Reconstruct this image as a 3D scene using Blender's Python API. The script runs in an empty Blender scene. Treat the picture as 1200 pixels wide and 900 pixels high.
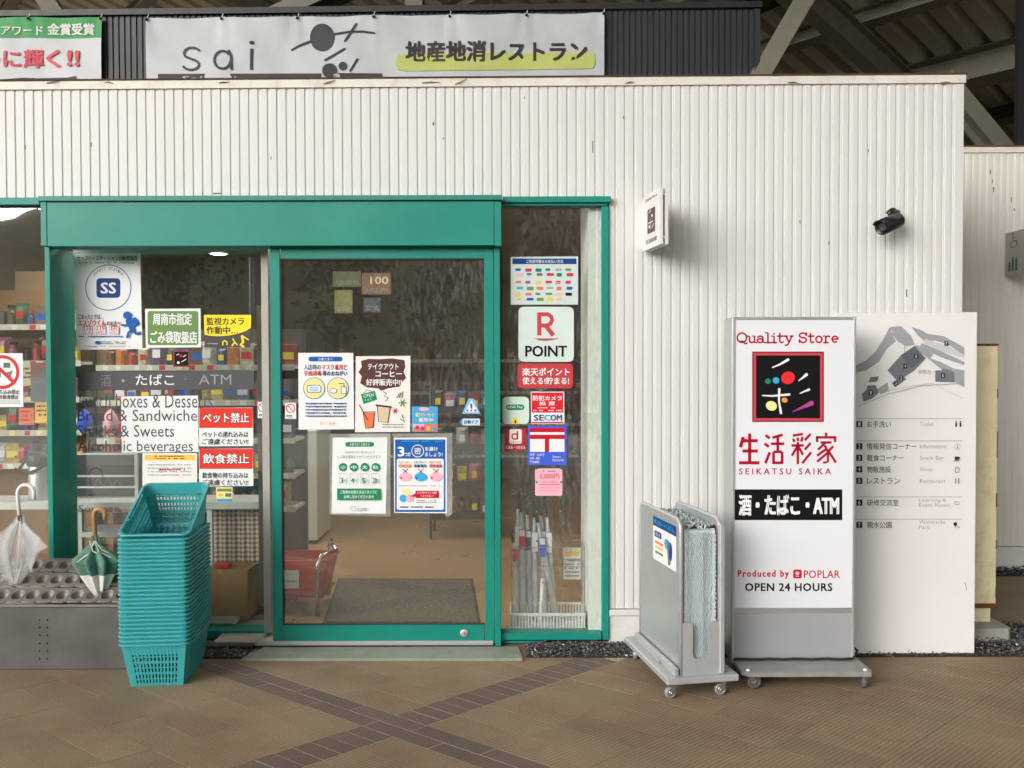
import bpy, math, random
from mathutils import Vector, Matrix
random.seed(7)
R = random.random
U = random.uniform
SC = bpy.context.scene
COL = SC.collection
# ------------------------------------------------------------ camera
F = 1100.0
CAM = Vector((0, -5.19, 1.566))
PITCH = math.atan(25 / F)
ROLL = math.radians(0.15)
fw = Vector((0, math.cos(PITCH), -math.sin(PITCH)))
r0 = Vector((1, 0, 0))
u0 = r0.cross(fw)
up = u0 * math.cos(ROLL) + r0 * math.sin(ROLL)
rt = r0 * math.cos(ROLL) - u0 * math.sin(ROLL)
cd = bpy.data.cameras.new('camera')
cd.sensor_width = 36
cd.lens = 36 * F / 1200
cd.clip_start = 0.05
cd.clip_end = 3000
cam = bpy.data.objects.new('camera', cd)
COL.objects.link(cam)
mw = Matrix((rt, up, -fw)).transposed().to_4x4()
mw.translation = CAM
cam.matrix_world = mw
SC.camera = cam
# ------------------------------------------------------------ light
SUN_EL = math.radians(19)
SUN_AZ = math.radians(220)          # compass style: from behind the camera, to its left
world = bpy.data.worlds.new("World")
SC.world = world
world.use_nodes = True
wn = world.node_tree
bg = wn.nodes['Background']
sky = wn.nodes.new('ShaderNodeTexSky')
sky.sky_type = 'NISHITA'
sky.sun_disc = False
sky.sun_elevation = SUN_EL
sky.sun_rotation = SUN_AZ
sky.dust_density = 3.0
sky.air_density = 1.0
hs = wn.nodes.new('ShaderNodeHueSaturation')
hs.inputs['Saturation'].default_value = 0.22
wn.links.new(sky.outputs[0], hs.inputs['Color'])
wn.links.new(hs.outputs[0], bg.inputs['Color'])
bg.inputs['Strength'].default_value = 0.15
sd = bpy.data.lights.new('sun', 'SUN')
sd.energy = 0.85
sd.angle = math.radians(62)
sd.color = (1.0, 0.993, 0.98)
sun = bpy.data.objects.new('sun', sd)
COL.objects.link(sun)
sdir = Vector((math.sin(SUN_AZ) * math.cos(SUN_EL), math.cos(SUN_AZ) * math.cos(SUN_EL), math.sin(SUN_EL)))
sun.rotation_euler = sdir.to_track_quat('Z', 'Y').to_euler()
sun.location = sdir * 30
SC.view_settings.view_transform = 'Standard'
SC.view_settings.look = 'None'
SC.view_settings.gamma = 1
SC.view_settings.exposure = 0.78
try:
    SC.cycles.max_bounces = 6
    SC.cycles.diffuse_bounces = 3
    SC.cycles.glossy_bounces = 3
    SC.cycles.transparent_max_bounces = 12
    SC.cycles.use_denoising = True
    SC.cycles.caustics_reflective = False
    SC.cycles.caustics_refractive = False
except Exception:
    pass


# ------------------------------------------------------------ geometry helpers
def W(x, y, Y):
    """point on the plane Y seen at photo pixel x, y (photo 1200 x 900)"""
    d = fw + rt * ((x - 600) / F) + up * ((450 - y) / F)
    return CAM + d * ((Y - CAM.y) / d.y)


def WZ(x, y, Z):
    d = fw + rt * ((x - 600) / F) + up * ((450 - y) / F)
    return CAM + d * ((Z - CAM.z) / d.z)


def s2l(c):
    return tuple((v / 12.92 if v <= 0.04045 else ((v + 0.055) / 1.055) ** 2.4) for v in c)


def rgb(r, g, b):
    return s2l((r / 255, g / 255, b / 255))


MATS = {}


def M(name, col, rough=0.6, metal=0.0, var=0.0, vs=4.0, bump=0.0, bs=120.0, dirt=0.0, dcol=(0.18, 0.15, 0.11), ds=2.5,
      stretch=1.0, emit=0.0, spec=0.5, coat=0.0):
    if name in MATS:
        return MATS[name]
    m = bpy.data.materials.new(name)
    m.use_nodes = True
    nt = m.node_tree
    b = nt.nodes['Principled BSDF']
    b.inputs['Base Color'].default_value = (*col, 1)
    b.inputs['Roughness'].default_value = rough
    b.inputs['Metallic'].default_value = metal
    b.inputs['Specular IOR Level'].default_value = .15 if name.endswith('_ink') else spec
    b.inputs['Coat Weight'].default_value = coat
    if emit:
        b.inputs['Emission Color'].default_value = (*col, 1)
        b.inputs['Emission Strength'].default_value = emit
    geo = None
    if var or bump or dirt:
        geo = nt.nodes.new('ShaderNodeNewGeometry')
        mp = nt.nodes.new('ShaderNodeMapping')
        mp.inputs['Scale'].default_value = (1, 1, stretch)
        nt.links.new(geo.outputs['Position'], mp.inputs['Vector'])
    src = None
    if var:
        n = nt.nodes.new('ShaderNodeTexNoise')
        n.inputs['Scale'].default_value = vs
        n.inputs['Detail'].default_value = 6
        n.inputs['Roughness'].default_value = 0.65
        nt.links.new(mp.outputs[0], n.inputs['Vector'])
        r = nt.nodes.new('ShaderNodeMapRange')
        r.inputs['From Min'].default_value = 0.3
        r.inputs['From Max'].default_value = 0.7
        r.inputs['To Min'].default_value = 1 - var
        r.inputs['To Max'].default_value = 1 + var
        nt.links.new(n.outputs['Fac'], r.inputs['Value'])
        mx = nt.nodes.new('ShaderNodeVectorMath')
        mx.operation = 'SCALE'
        mx.inputs[0].default_value = col
        nt.links.new(r.outputs[0], mx.inputs['Scale'])
        src = mx.outputs[0]
        rr = nt.nodes.new('ShaderNodeMapRange')
        rr.inputs['To Min'].default_value = max(0.02, rough - 0.12)
        rr.inputs['To Max'].default_value = min(1, rough + 0.12)
        nt.links.new(n.outputs['Fac'], rr.inputs['Value'])
        nt.links.new(rr.outputs[0], b.inputs['Roughness'])
    if dirt:
        n2 = nt.nodes.new('ShaderNodeTexNoise')
        n2.inputs['Scale'].default_value = ds
        n2.inputs['Detail'].default_value = 8
        n2.inputs['Roughness'].default_value = 0.7
        nt.links.new(mp.outputs[0], n2.inputs['Vector'])
        r2 = nt.nodes.new('ShaderNodeMapRange')
        r2.inputs['From Min'].default_value = 0.5
        r2.inputs['From Max'].default_value = 0.78
        r2.inputs['To Min'].default_value = 0
        r2.inputs['To Max'].default_value = dirt
        nt.links.new(n2.outputs['Fac'], r2.inputs['Value'])
        mm = nt.nodes.new('ShaderNodeMix')
        mm.data_type = 'RGBA'
        nt.links.new(r2.outputs[0], mm.inputs['Factor'])
        if src:
            nt.links.new(src, mm.inputs[6])
        else:
            mm.inputs[6].default_value = (*col, 1)
        mm.inputs[7].default_value = (*dcol, 1)
        src = mm.outputs[2]
    if src:
        nt.links.new(src, b.inputs['Base Color'])
    if bump:
        n3 = nt.nodes.new('ShaderNodeTexNoise')
        n3.inputs['Scale'].default_value = bs
        n3.inputs['Detail'].default_value = 4
        nt.links.new(geo.outputs['Position'], n3.inputs['Vector'])
        bp = nt.nodes.new('ShaderNodeBump')
        bp.inputs['Strength'].default_value = bump
        bp.inputs['Distance'].default_value = 0.004
        nt.links.new(n3.outputs['Fac'], bp.inputs['Height'])
        nt.links.new(bp.outputs[0], b.inputs['Normal'])
    MATS[name] = m
    return m


class MB:
    def __init__(s):
        s.v = []
        s.f = []
        s.mi = []
        s.mats = []
        s.sm = []

    def m(s, mat):
        if mat not in s.mats:
            s.mats.append(mat)
        return s.mats.index(mat)

    def add(s, vs, fs, mat, smooth=False):
        o = len(s.v)
        k = s.m(mat)
        s.v += [tuple(v) for v in vs]
        for f in fs:
            s.f.append([i + o for i in f])
            s.mi.append(k)
            s.sm.append(smooth)

    def box(s, a, b, mat, bevel=0.0, T=None):
        x0, x1 = sorted((a[0], b[0]))
        y0, y1 = sorted((a[1], b[1]))
        z0, z1 = sorted((a[2], b[2]))
        if bevel:
            e = min(bevel, (x1 - x0) / 2.1, (y1 - y0) / 2.1, (z1 - z0) / 2.1)
            vs = []
            idx = {}
            for i, X in enumerate((x0, x1)):
                for j, Yy in enumerate((y0, y1)):
                    for k, Z in enumerate((z0, z1)):
                        sx, sy, sz = (e if i == 0 else -e), (e if j == 0 else -e), (e if k == 0 else -e)
                        idx[(i, j, k, 0)] = len(vs); vs.append(Vector((X, Yy + sy, Z + sz)))
                        idx[(i, j, k, 1)] = len(vs); vs.append(Vector((X + sx, Yy, Z + sz)))
                        idx[(i, j, k, 2)] = len(vs); vs.append(Vector((X + sx, Yy + sy, Z)))
            fs = []
            for i in (0, 1):
                q = [idx[(i, 0, 0, 0)], idx[(i, 1, 0, 0)], idx[(i, 1, 1, 0)], idx[(i, 0, 1, 0)]]
                fs.append(q if i else q[::-1])
                q = [idx[(0, i, 0, 1)], idx[(1, i, 0, 1)], idx[(1, i, 1, 1)], idx[(0, i, 1, 1)]]
                fs.append(q[::-1] if i else q)
                q = [idx[(0, 0, i, 2)], idx[(1, 0, i, 2)], idx[(1, 1, i, 2)], idx[(0, 1, i, 2)]]
                fs.append(q if i else q[::-1])
            for i in (0, 1):
                for j in (0, 1):
                    q = [idx[(i, j, 0, 0)], idx[(i, j, 0, 1)], idx[(i, j, 1, 1)], idx[(i, j, 1, 0)]]
                    fs.append(q if (i == j) else q[::-1])
                    q = [idx[(i, 0, j, 0)], idx[(i, 0, j, 2)], idx[(i, 1, j, 2)], idx[(i, 1, j, 0)]]
                    fs.append(q[::-1] if (i == j) else q)
                    q = [idx[(0, i, j, 1)], idx[(0, i, j, 2)], idx[(1, i, j, 2)], idx[(1, i, j, 1)]]
                    fs.append(q if (i == j) else q[::-1])
            for i in (0, 1):
                for j in (0, 1):
                    for k in (0, 1):
                        q = [idx[(i, j, k, 0)], idx[(i, j, k, 1)], idx[(i, j, k, 2)]]
                        fs.append(q if (i + j + k) % 2 else q[::-1])
        else:
            vs = [Vector(p) for p in ((x0, y0, z0), (x1, y0, z0), (x1, y1, z0), (x0, y1, z0),
                                      (x0, y0, z1), (x1, y0, z1), (x1, y1, z1), (x0, y1, z1))]
            fs = [(0, 3, 2, 1), (4, 5, 6, 7), (0, 1, 5, 4), (1, 2, 6, 5), (2, 3, 7, 6), (3, 0, 4, 7)]
        if T:
            vs = [T @ v for v in vs]
        s.add(vs, fs, mat)

    def prism(s, poly, vec, mat):
        """polygon (list of 3d points) pushed along vec"""
        n = len(poly)
        p = [Vector(q) for q in poly]
        vec = Vector(vec)
        s.add(p + [q + vec for q in p], [list(range(n))[::-1], list(range(n, 2 * n))] +
              [(i, (i + 1) % n, (i + 1) % n + n, i + n) for i in range(n)], mat)

    def tube(s, pts, rad, mat, n=8, closed=False, caps=True, flat=None):
        pts = [Vector(p) for p in pts]
        k = len(pts)
        rad = rad if isinstance(rad, (list, tuple)) else [rad] * k
        vs = []
        prev = None
        for i, p in enumerate(pts):
            if closed:
                t = pts[(i + 1) % k] - pts[i - 1]
            else:
                t = pts[min(i + 1, k - 1)] - pts[max(i - 1, 0)]
            t.normalize()
            ref = prev if prev is not None else (Vector((0, 0, 1)) if abs(t.z) < 0.9 else Vector((1, 0, 0)))
            a = t.cross(ref)
            if a.length < 1e-5:
                a = t.cross(Vector((0, 1, 0.1)))
            a.normalize()
            b = a.cross(t).normalized()
            prev = b
            for j in range(n):
                th = 2 * math.pi * (j + .5) / n
                vs.append(p + (a * math.cos(th) + b * math.sin(th)) * rad[i])
        fs = []
        for i in range(k if closed else k - 1):
            i2 = (i + 1) % k
            for j in range(n):
                fs.append((i * n + j, i * n + (j + 1) % n, i2 * n + (j + 1) % n, i2 * n + j))
        if caps and not closed:
            fs.append(list(range(n))[::-1])
            fs.append(list(range((k - 1) * n, k * n)))
        s.add(vs, fs, mat, smooth=n > 5)

    def lathe(s, prof, c, mat, n=24, axis='Z', mod=None, T=None, cap=True):
        """prof: list of (radius, height)"""
        vs = []
        c = Vector(c)
        for (r_, h) in prof:
            for j in range(n):
                th = 2 * math.pi * j / n
                rr = r_ * (mod(th, h) if mod else 1)
                p = Vector((rr * math.cos(th), rr * math.sin(th), h))
                if axis == 'Y':
                    p = Vector((p.x, -p.z, p.y))
                elif axis == 'X':
                    p = Vector((p.z, p.x, p.y))
                if T:
                    p = T @ p
                vs.append(c + p)
        fs = []
        for i in range(len(prof) - 1):
            for j in range(n):
                fs.append((i * n + j, i * n + (j + 1) % n, (i + 1) * n + (j + 1) % n, (i + 1) * n + j))
        if cap:
            fs.append(list(range(n))[::-1])
            fs.append(list(range((len(prof) - 1) * n, len(prof) * n)))
        s.add(vs, fs, mat, smooth=True)

    def quadpx(s, q, Y, th, mat):
        """flat sheet by its four photo corners on plane Y, th thick towards the viewer"""
        p = [W(a, b, Y) for a, b in q]
        s.prism([p[0], p[3], p[2], p[1]], (0, -th, 0), mat)

    def build(s, name, parent=None, loc=None, label=None, cat=None, group=None, kind=None, org=None):
        me = bpy.data.meshes.new(name)
        if parent is not None:
            o_ = ROOT[parent.name]
        elif org is not None:
            o_ = Vector(org)
        elif kind == 'structure':
            o_ = Vector((0, 0, 0))
        else:
            xs = [v[0] for v in s.v]; ys = [v[1] for v in s.v]; zs = [v[2] for v in s.v]
            o_ = Vector(((min(xs) + max(xs)) / 2, (min(ys) + max(ys)) / 2, min(zs)))
        me.from_pydata([(v[0] - o_.x, v[1] - o_.y, v[2] - o_.z) for v in s.v], [], s.f)
        for m_ in s.mats:
            me.materials.append(m_)
        me.polygons.foreach_set('material_index', s.mi)
        me.polygons.foreach_set('use_smooth', s.sm)
        me.update()
        ob = bpy.data.objects.new(name, me)
        COL.objects.link(ob)
        if parent is not None:
            ob.parent = parent
            ROOT[ob.name] = o_
        else:
            ob.location = o_ if loc is None else loc
            ROOT[ob.name] = o_
        tag(ob, label, cat, group, kind)
        return ob


ROOT = {}


def tag(o, label=None, cat=None, group=None, kind=None):
    if label: o['label'] = label
    if cat: o['category'] = cat
    if group: o['group'] = group
    if kind: o['kind'] = kind
    return o


def thing(name, loc, label, cat, group=None, kind=None):
    o = bpy.data.objects.new(name, None)
    o.empty_display_size = 0.1
    COL.objects.link(o)
    o.location = loc
    ROOT[o.name] = Vector(loc)
    return tag(o, label, cat, group, kind)


def copy_tree(o, parent=None):
    c = o.copy()
    COL.objects.link(c)
    if parent is not None:
        c.parent = parent
    for ch in list(o.children):
        copy_tree(ch, c)
    return c


def piece(name, me, loc, parent, rz=0.0, base=None):
    """an alike piece sharing mesh data, parented to a thing"""
    o = bpy.data.objects.new(name, me)
    COL.objects.link(o)
    o.parent = parent
    o.location = Vector(loc) - (ROOT[parent.name] if base is None else base)
    o.rotation_euler = (0, 0, rz)
    return o


# ------------------------------------------------------------ lettering and flat print
TC = {}


def glyphs(txt, bold=0.0, space=1.0):
    key = (txt, bold, space)
    if key in TC:
        return TC[key]
    c = bpy.data.curves.new('t', 'FONT')
    c.body = txt
    c.resolution_u = 2
    c.offset = bold
    c.space_character = space
    o = bpy.data.objects.new('t', c)
    COL.objects.link(o)
    dg = bpy.context.evaluated_depsgraph_get()
    me = bpy.data.meshes.new_from_object(o.evaluated_get(dg))
    vs = [(v.co.x, v.co.y) for v in me.vertices]
    fs = [list(p.vertices) for p in me.polygons]
    bpy.data.objects.remove(o)
    bpy.data.meshes.remove(me)
    bpy.data.curves.remove(c)
    x0 = min(v[0] for v in vs); x1 = max(v[0] for v in vs)
    y0 = min(v[1] for v in vs); y1 = max(v[1] for v in vs)
    vs = [((a - x0) / (x1 - x0), 1 - (b - y0) / (y1 - y0)) for a, b in vs]
    TC[key] = (vs, fs)
    return TC[key]


class Print:
    """flat print in photo pixels laid on a sheet: mapf(x, y, layer) -> 3d point"""

    def __init__(s, mapf):
        s.mb = MB()
        s.map = mapf
        s.k = 1

    def _add(s, vs, fs, mat):
        s.mb.add([s.map(x, y, s.k) for x, y in vs], fs, mat)
        s.k += 1

    def poly(s, pts, mat):
        s._add(pts, [list(range(len(pts)))[::-1]], mat)

    def rect(s, x0, y0, x1, y1, mat, r=0):
        if r:
            pts = []
            for cx, cy, a0 in ((x1 - r, y0 + r, -90), (x1 - r, y1 - r, 0), (x0 + r, y1 - r, 90), (x0 + r, y0 + r, 180)):
                for i in range(4):
                    a = math.radians(a0 + 30 * i)
                    pts.append((cx + r * math.cos(a), cy + r * math.sin(a)))
            s.poly(pts, mat)
        else:
            s.poly([(x0, y0), (x1, y0), (x1, y1), (x0, y1)], mat)

    def disc(s, cx, cy, r, mat, ry=None, n=20, rot=0):
        ry = ry or r
        c, q = math.cos(rot), math.sin(rot)
        s.poly([(cx + c * r * math.cos(a) - q * ry * math.sin(a), cy + q * r * math.cos(a) + c * ry * math.sin(a))
                for a in [2 * math.pi * i / n for i in range(n)]], mat)

    def ring(s, cx, cy, r, w, mat, n=28, ry=None):
        ry = ry or r
        vs = []
        for i in range(n):
            a = 2 * math.pi * i / n
            vs += [(cx + (r - w / 2) * math.cos(a), cy + (ry - w / 2) * math.sin(a)),
                   (cx + (r + w / 2) * math.cos(a), cy + (ry + w / 2) * math.sin(a))]
        s._add(vs, [((2 * i), (2 * i + 2) % (2 * n), (2 * i + 3) % (2 * n), 2 * i + 1) for i in range(n)], mat)

    def line(s, pts, w, mat, cap=True):
        vs = []
        n = len(pts)
        w = w if isinstance(w, (list, tuple)) else [w] * n
        for i, p in enumerate(pts):
            a = pts[max(i - 1, 0)]
            b = pts[min(i + 1, n - 1)]
            dx, dy = b[0] - a[0], b[1] - a[1]
            L = math.hypot(dx, dy) or 1
            nx, ny = -dy / L * w[i] / 2, dx / L * w[i] / 2
            vs += [(p[0] + nx, p[1] + ny), (p[0] - nx, p[1] - ny)]
        s._add(vs, [(2 * i, 2 * i + 1, 2 * i + 3, 2 * i + 2) for i in range(n - 1)], mat)
        if cap:
            k = s.k
            s.disc(pts[0][0], pts[0][1], w[0] / 2, mat, n=8)
            s.k = k
            s.disc(pts[-1][0], pts[-1][1], w[-1] / 2, mat, n=8)
            s.k = k

    def text(s, t, x0, y0, x1, y1, mat, bold=0.0, space=1.0, rise=0.0):
        vs, fs = glyphs(t, 0.0, space)
        e = bold * (y1 - y0)
        offs = [(0, 0)] if not bold else [(-e, -e * .7), (e, -e * .7), (-e, e * .7), (e, e * .7)]
        if bold > .04:
            offs += [(0, -e), (0, e), (-e, 0), (e, 0)]
        x0 += e; x1 -= e; y0 += e * .7; y1 -= e * .7
        k = s.k
        for i, (ox, oy) in enumerate(offs):       # heavier weight: the outline printed a few times, shifted by a hair
            s.k = k + i * (.22 if len(offs) < 6 else .12)
            s._add([(x0 + ox + a * (x1 - x0), y0 + oy + b * (y1 - y0) - rise * a) for a, b in vs], fs, mat)
        s.k = k + 1

    def bars(s, x0, y0, x1, rows, step, h, mat):
        """lines of text too small to read"""
        vs = []; fs = []
        for i in range(rows):
            y = y0 + i * step
            x = x0
            while x < x1 - 1:
                w = min(U(1.2, 3.2), x1 - x)
                if R() < .85:
                    o = len(vs)
                    hh = h * U(.7, 1)
                    vs += [(x, y), (x + w, y), (x + w, y + hh), (x, y + hh)]
                    fs.append((o, o + 3, o + 2, o + 1))
                x += w + .5
        s._add(vs, fs, mat)


STEP = 0.00035


def sheet(name, q, Y, paper, label, cat, draw, th=0.0012, group=None, part='print', parent=None):
    """a thin sheet (poster, sticker) with its print as a part. q = four photo corners TL TR BR BL"""
    if len(q) == 2:
        (a, b), (c, d) = q
        q = [(a, b), (c, b), (c, d), (a, d)]
    mb = MB()
    mb.quadpx(q, Y, th, paper)
    o = mb.build(name, label=label, cat=cat, group=group, parent=parent)
    if draw:
        p = Print(lambda x, y, k: W(x, y, Y - th - k * STEP))
        draw(p)
        c = p.mb.build(part, parent=o)
    return o


# ------------------------------------------------------------ materials
white_paint = M('white_clad', (0.69, 0.69, 0.67), 0.5, var=0.05, vs=3, bump=0.02, bs=40, dirt=0.16, dcol=(0.36, 0.31, 0.23), ds=3, stretch=0.18)
white_clad2 = M('white_clad_far', (0.72, 0.70, 0.64), 0.5, var=0.05, vs=3, bump=0.06, bs=60, dirt=0.3, dcol=(0.34, 0.29, 0.22), ds=2.6, stretch=0.22)
white_base = M('white_base', (0.70, 0.69, 0.66), 0.7, var=0.06, vs=5, bump=0.15, bs=90, dirt=0.3, ds=4)
cap_paint = M('cap_paint', (0.74, 0.71, 0.64), 0.5, dirt=0.45, dcol=(0.25, 0.12, 0.07), ds=9, var=0.05)
rust = M('rust', rgb(110, 62, 38), 0.9, var=0.4, vs=60, bump=.4)
green = M('green_frame', rgb(14, 134, 120), 0.42, var=0.10, vs=2.2, dirt=0.35, dcol=rgb(78, 146, 134), ds=1.7, bump=0.05, bs=14, spec=.4)
green_d = M('green_frame_trim', rgb(30, 128, 115), 0.45, var=0.15, vs=30, dirt=0.3, dcol=rgb(70, 110, 100), ds=20)
charcoal = M('charcoal_clad', rgb(48, 52, 56), 0.45, var=0.12, vs=5, stretch=.3, dirt=.15, dcol=rgb(80, 82, 80))
black_metal = M('black_metal', (0.02, 0.02, 0.022), 0.45, var=0.2, vs=20)
black = M('black_ink', (0.006, 0.006, 0.007), 0.55)
dark = M('dark_ink', rgb(48, 46, 46), 0.6)
grey_ink = M('grey_ink', rgb(130, 130, 132), 0.6)
lgrey_ink = M('light_grey_ink', rgb(168, 168, 170), 0.6)
mgrey_ink = M('mid_grey_ink', rgb(112, 114, 118), 0.6)
red = M('red_ink', rgb(196, 26, 48), 0.5)
red2 = M('warm_red_ink', rgb(222, 60, 48), 0.5)
red3 = M('soft_red_ink', rgb(206, 62, 66), 0.5)
pink = M('pink_ink', rgb(240, 178, 196), 0.55)
blue = M('blue_ink', rgb(24, 96, 178), 0.5)
navy = M('navy_ink', rgb(28, 66, 130), 0.5)
cyan = M('cyan_ink', rgb(60, 170, 220), 0.5)
cblue = M('cobalt_ink', rgb(70, 100, 215), 0.5)
yellow = M('yellow_ink', rgb(246, 222, 60), 0.5)
pyell = M('pale_yellow_ink', rgb(246, 226, 150), 0.55)
gold = M('gold_ink', rgb(240, 196, 90), 0.5)
dgreen = M('deep_green_ink', rgb(30, 138, 92), 0.5)
bgreen = M('banner_green_ink', rgb(40, 160, 70), 0.5)
ogreen = M('olive_green_ink', rgb(112, 146, 84), 0.5)
lime = M('lime_ink', rgb(196, 205, 120), 0.6)
brown = M('brown_ink', rgb(92, 62, 56), 0.6)
orange = M('orange_ink', rgb(232, 122, 80), 0.5)
beige = M('beige_ink', rgb(214, 196, 164), 0.6)
purple = M('purple_ink', rgb(178, 70, 150), 0.5)
wink = M('white_ink', (0.83, 0.83, 0.83), 0.5)
paper = M('white_paper', (0.80, 0.82, 0.82), 0.5, var=0.03, vs=6)
paper_c = M('cream_paper', (0.80, 0.79, 0.74), 0.5, var=0.03, vs=6)
lamin = M('laminate', (0.58, 0.58, 0.54), 0.3, var=0.08, vs=20)
sticker_w = M('pale_sticker', (0.66, 0.76, 0.72), 0.35, var=0.04, vs=10)
alu = M('aluminium', (0.62, 0.63, 0.64), 0.38, 0.75, var=0.04, vs=8, dirt=.1)
steel = M('brushed_steel', (0.50, 0.51, 0.50), 0.30, 0.9, var=0.08, vs=4, dirt=0.2, dcol=(.25, .25, .24), ds=5)
galv = M('galvanised_plate', (0.46, 0.46, 0.43), 0.45, 0.6, var=0.15, vs=6, dirt=.35, dcol=(.24, .21, .17), ds=8)
chrome = M('chrome', (0.7, 0.7, 0.7), 0.15, 1.0)
rubber = M('grey_rubber', (0.11, 0.115, 0.12), 0.7, var=.2, vs=60)
dkrubber = M('dark_rubber', (0.02, 0.02, 0.02), 0.7)
panel_white = M('sign_white', (0.77, 0.79, 0.83), 0.4)
panel_grey = M('sign_grey', (0.44, 0.45, 0.48), 0.4, 0.3, var=0.04, vs=3)
board_white = M('board_white', (0.79, 0.78, 0.77), 0.45, var=0.02, vs=3, dirt=.1, dcol=(.5, .48, .45), ds=2)
cream = M('cream_rusty', rgb(238, 226, 186), 0.6, var=0.06, vs=6, dirt=0.5, dcol=rgb(150, 112, 62), ds=7, bump=.15)
concrete = M('concrete', rgb(158, 158, 146), 0.85, var=0.12, vs=9, bump=0.4, bs=200, dirt=.3, dcol=rgb(110, 112, 100))
concrete_g = M('greenish_slab', rgb(142, 148, 136), 0.6, var=0.15, vs=7, bump=0.2, bs=150, dirt=.4, dcol=rgb(92, 96, 84), ds=5)
teal = M('teal_plastic', rgb(62, 164, 168), 0.38, var=0.05, vs=9, coat=.1, dirt=.12, dcol=rgb(30, 120, 122))
teal_h = M('teal_handle', rgb(36, 150, 155), 0.4)
redp = M('red_plastic', rgb(200, 14, 20), 0.4, var=.05)
white_pl = M('white_plastic', (0.78, 0.79, 0.76), 0.35, var=.03)
stand_metal = M('stand_steel', (0.135, 0.13, 0.125), 0.42, 0.55, var=0.14, vs=5, dirt=.25, dcol=(.14, .12, .10), ds=6)
stand_plate = M('stand_plate', (0.22, 0.20, 0.18), 0.5, 0.35, var=0.15, vs=20, dirt=.3, dcol=(.12, .1, .08))
roof_deck = M('roof_deck', (0.80, 0.78, 0.66), 0.4, var=0.15, vs=1.5, dirt=.3, dcol=(.12, .11, .075), ds=3)
roof_beam = M('roof_beam', (0.17, 0.163, 0.12), 0.55, var=0.12, vs=2, dirt=.35, dcol=(.32, .27, .16), ds=4)
carton = M('cardboard', rgb(160, 122, 76), 0.85, var=.08, vs=8, bump=.1)
wood = M('wood_handle', rgb(178, 128, 78), 0.4, var=.15, vs=50, stretch=.2)
fuzz = M('microfibre', rgb(200, 211, 214), 0.95, var=0.12, vs=180, bump=.25, bs=300)
inner_wall = M('inner_wall', rgb(132, 112, 88), 0.8, var=.06)
inner_ceil = M('inner_ceiling', rgb(118, 106, 88), 0.8, var=.04)
shelf_white = M('shelf_white', (0.66, 0.68, 0.64), 0.4, var=.03)
price_rail = M('price_rail', (0.62, 0.58, 0.45), 0.4)
ink_clear = wink


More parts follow.
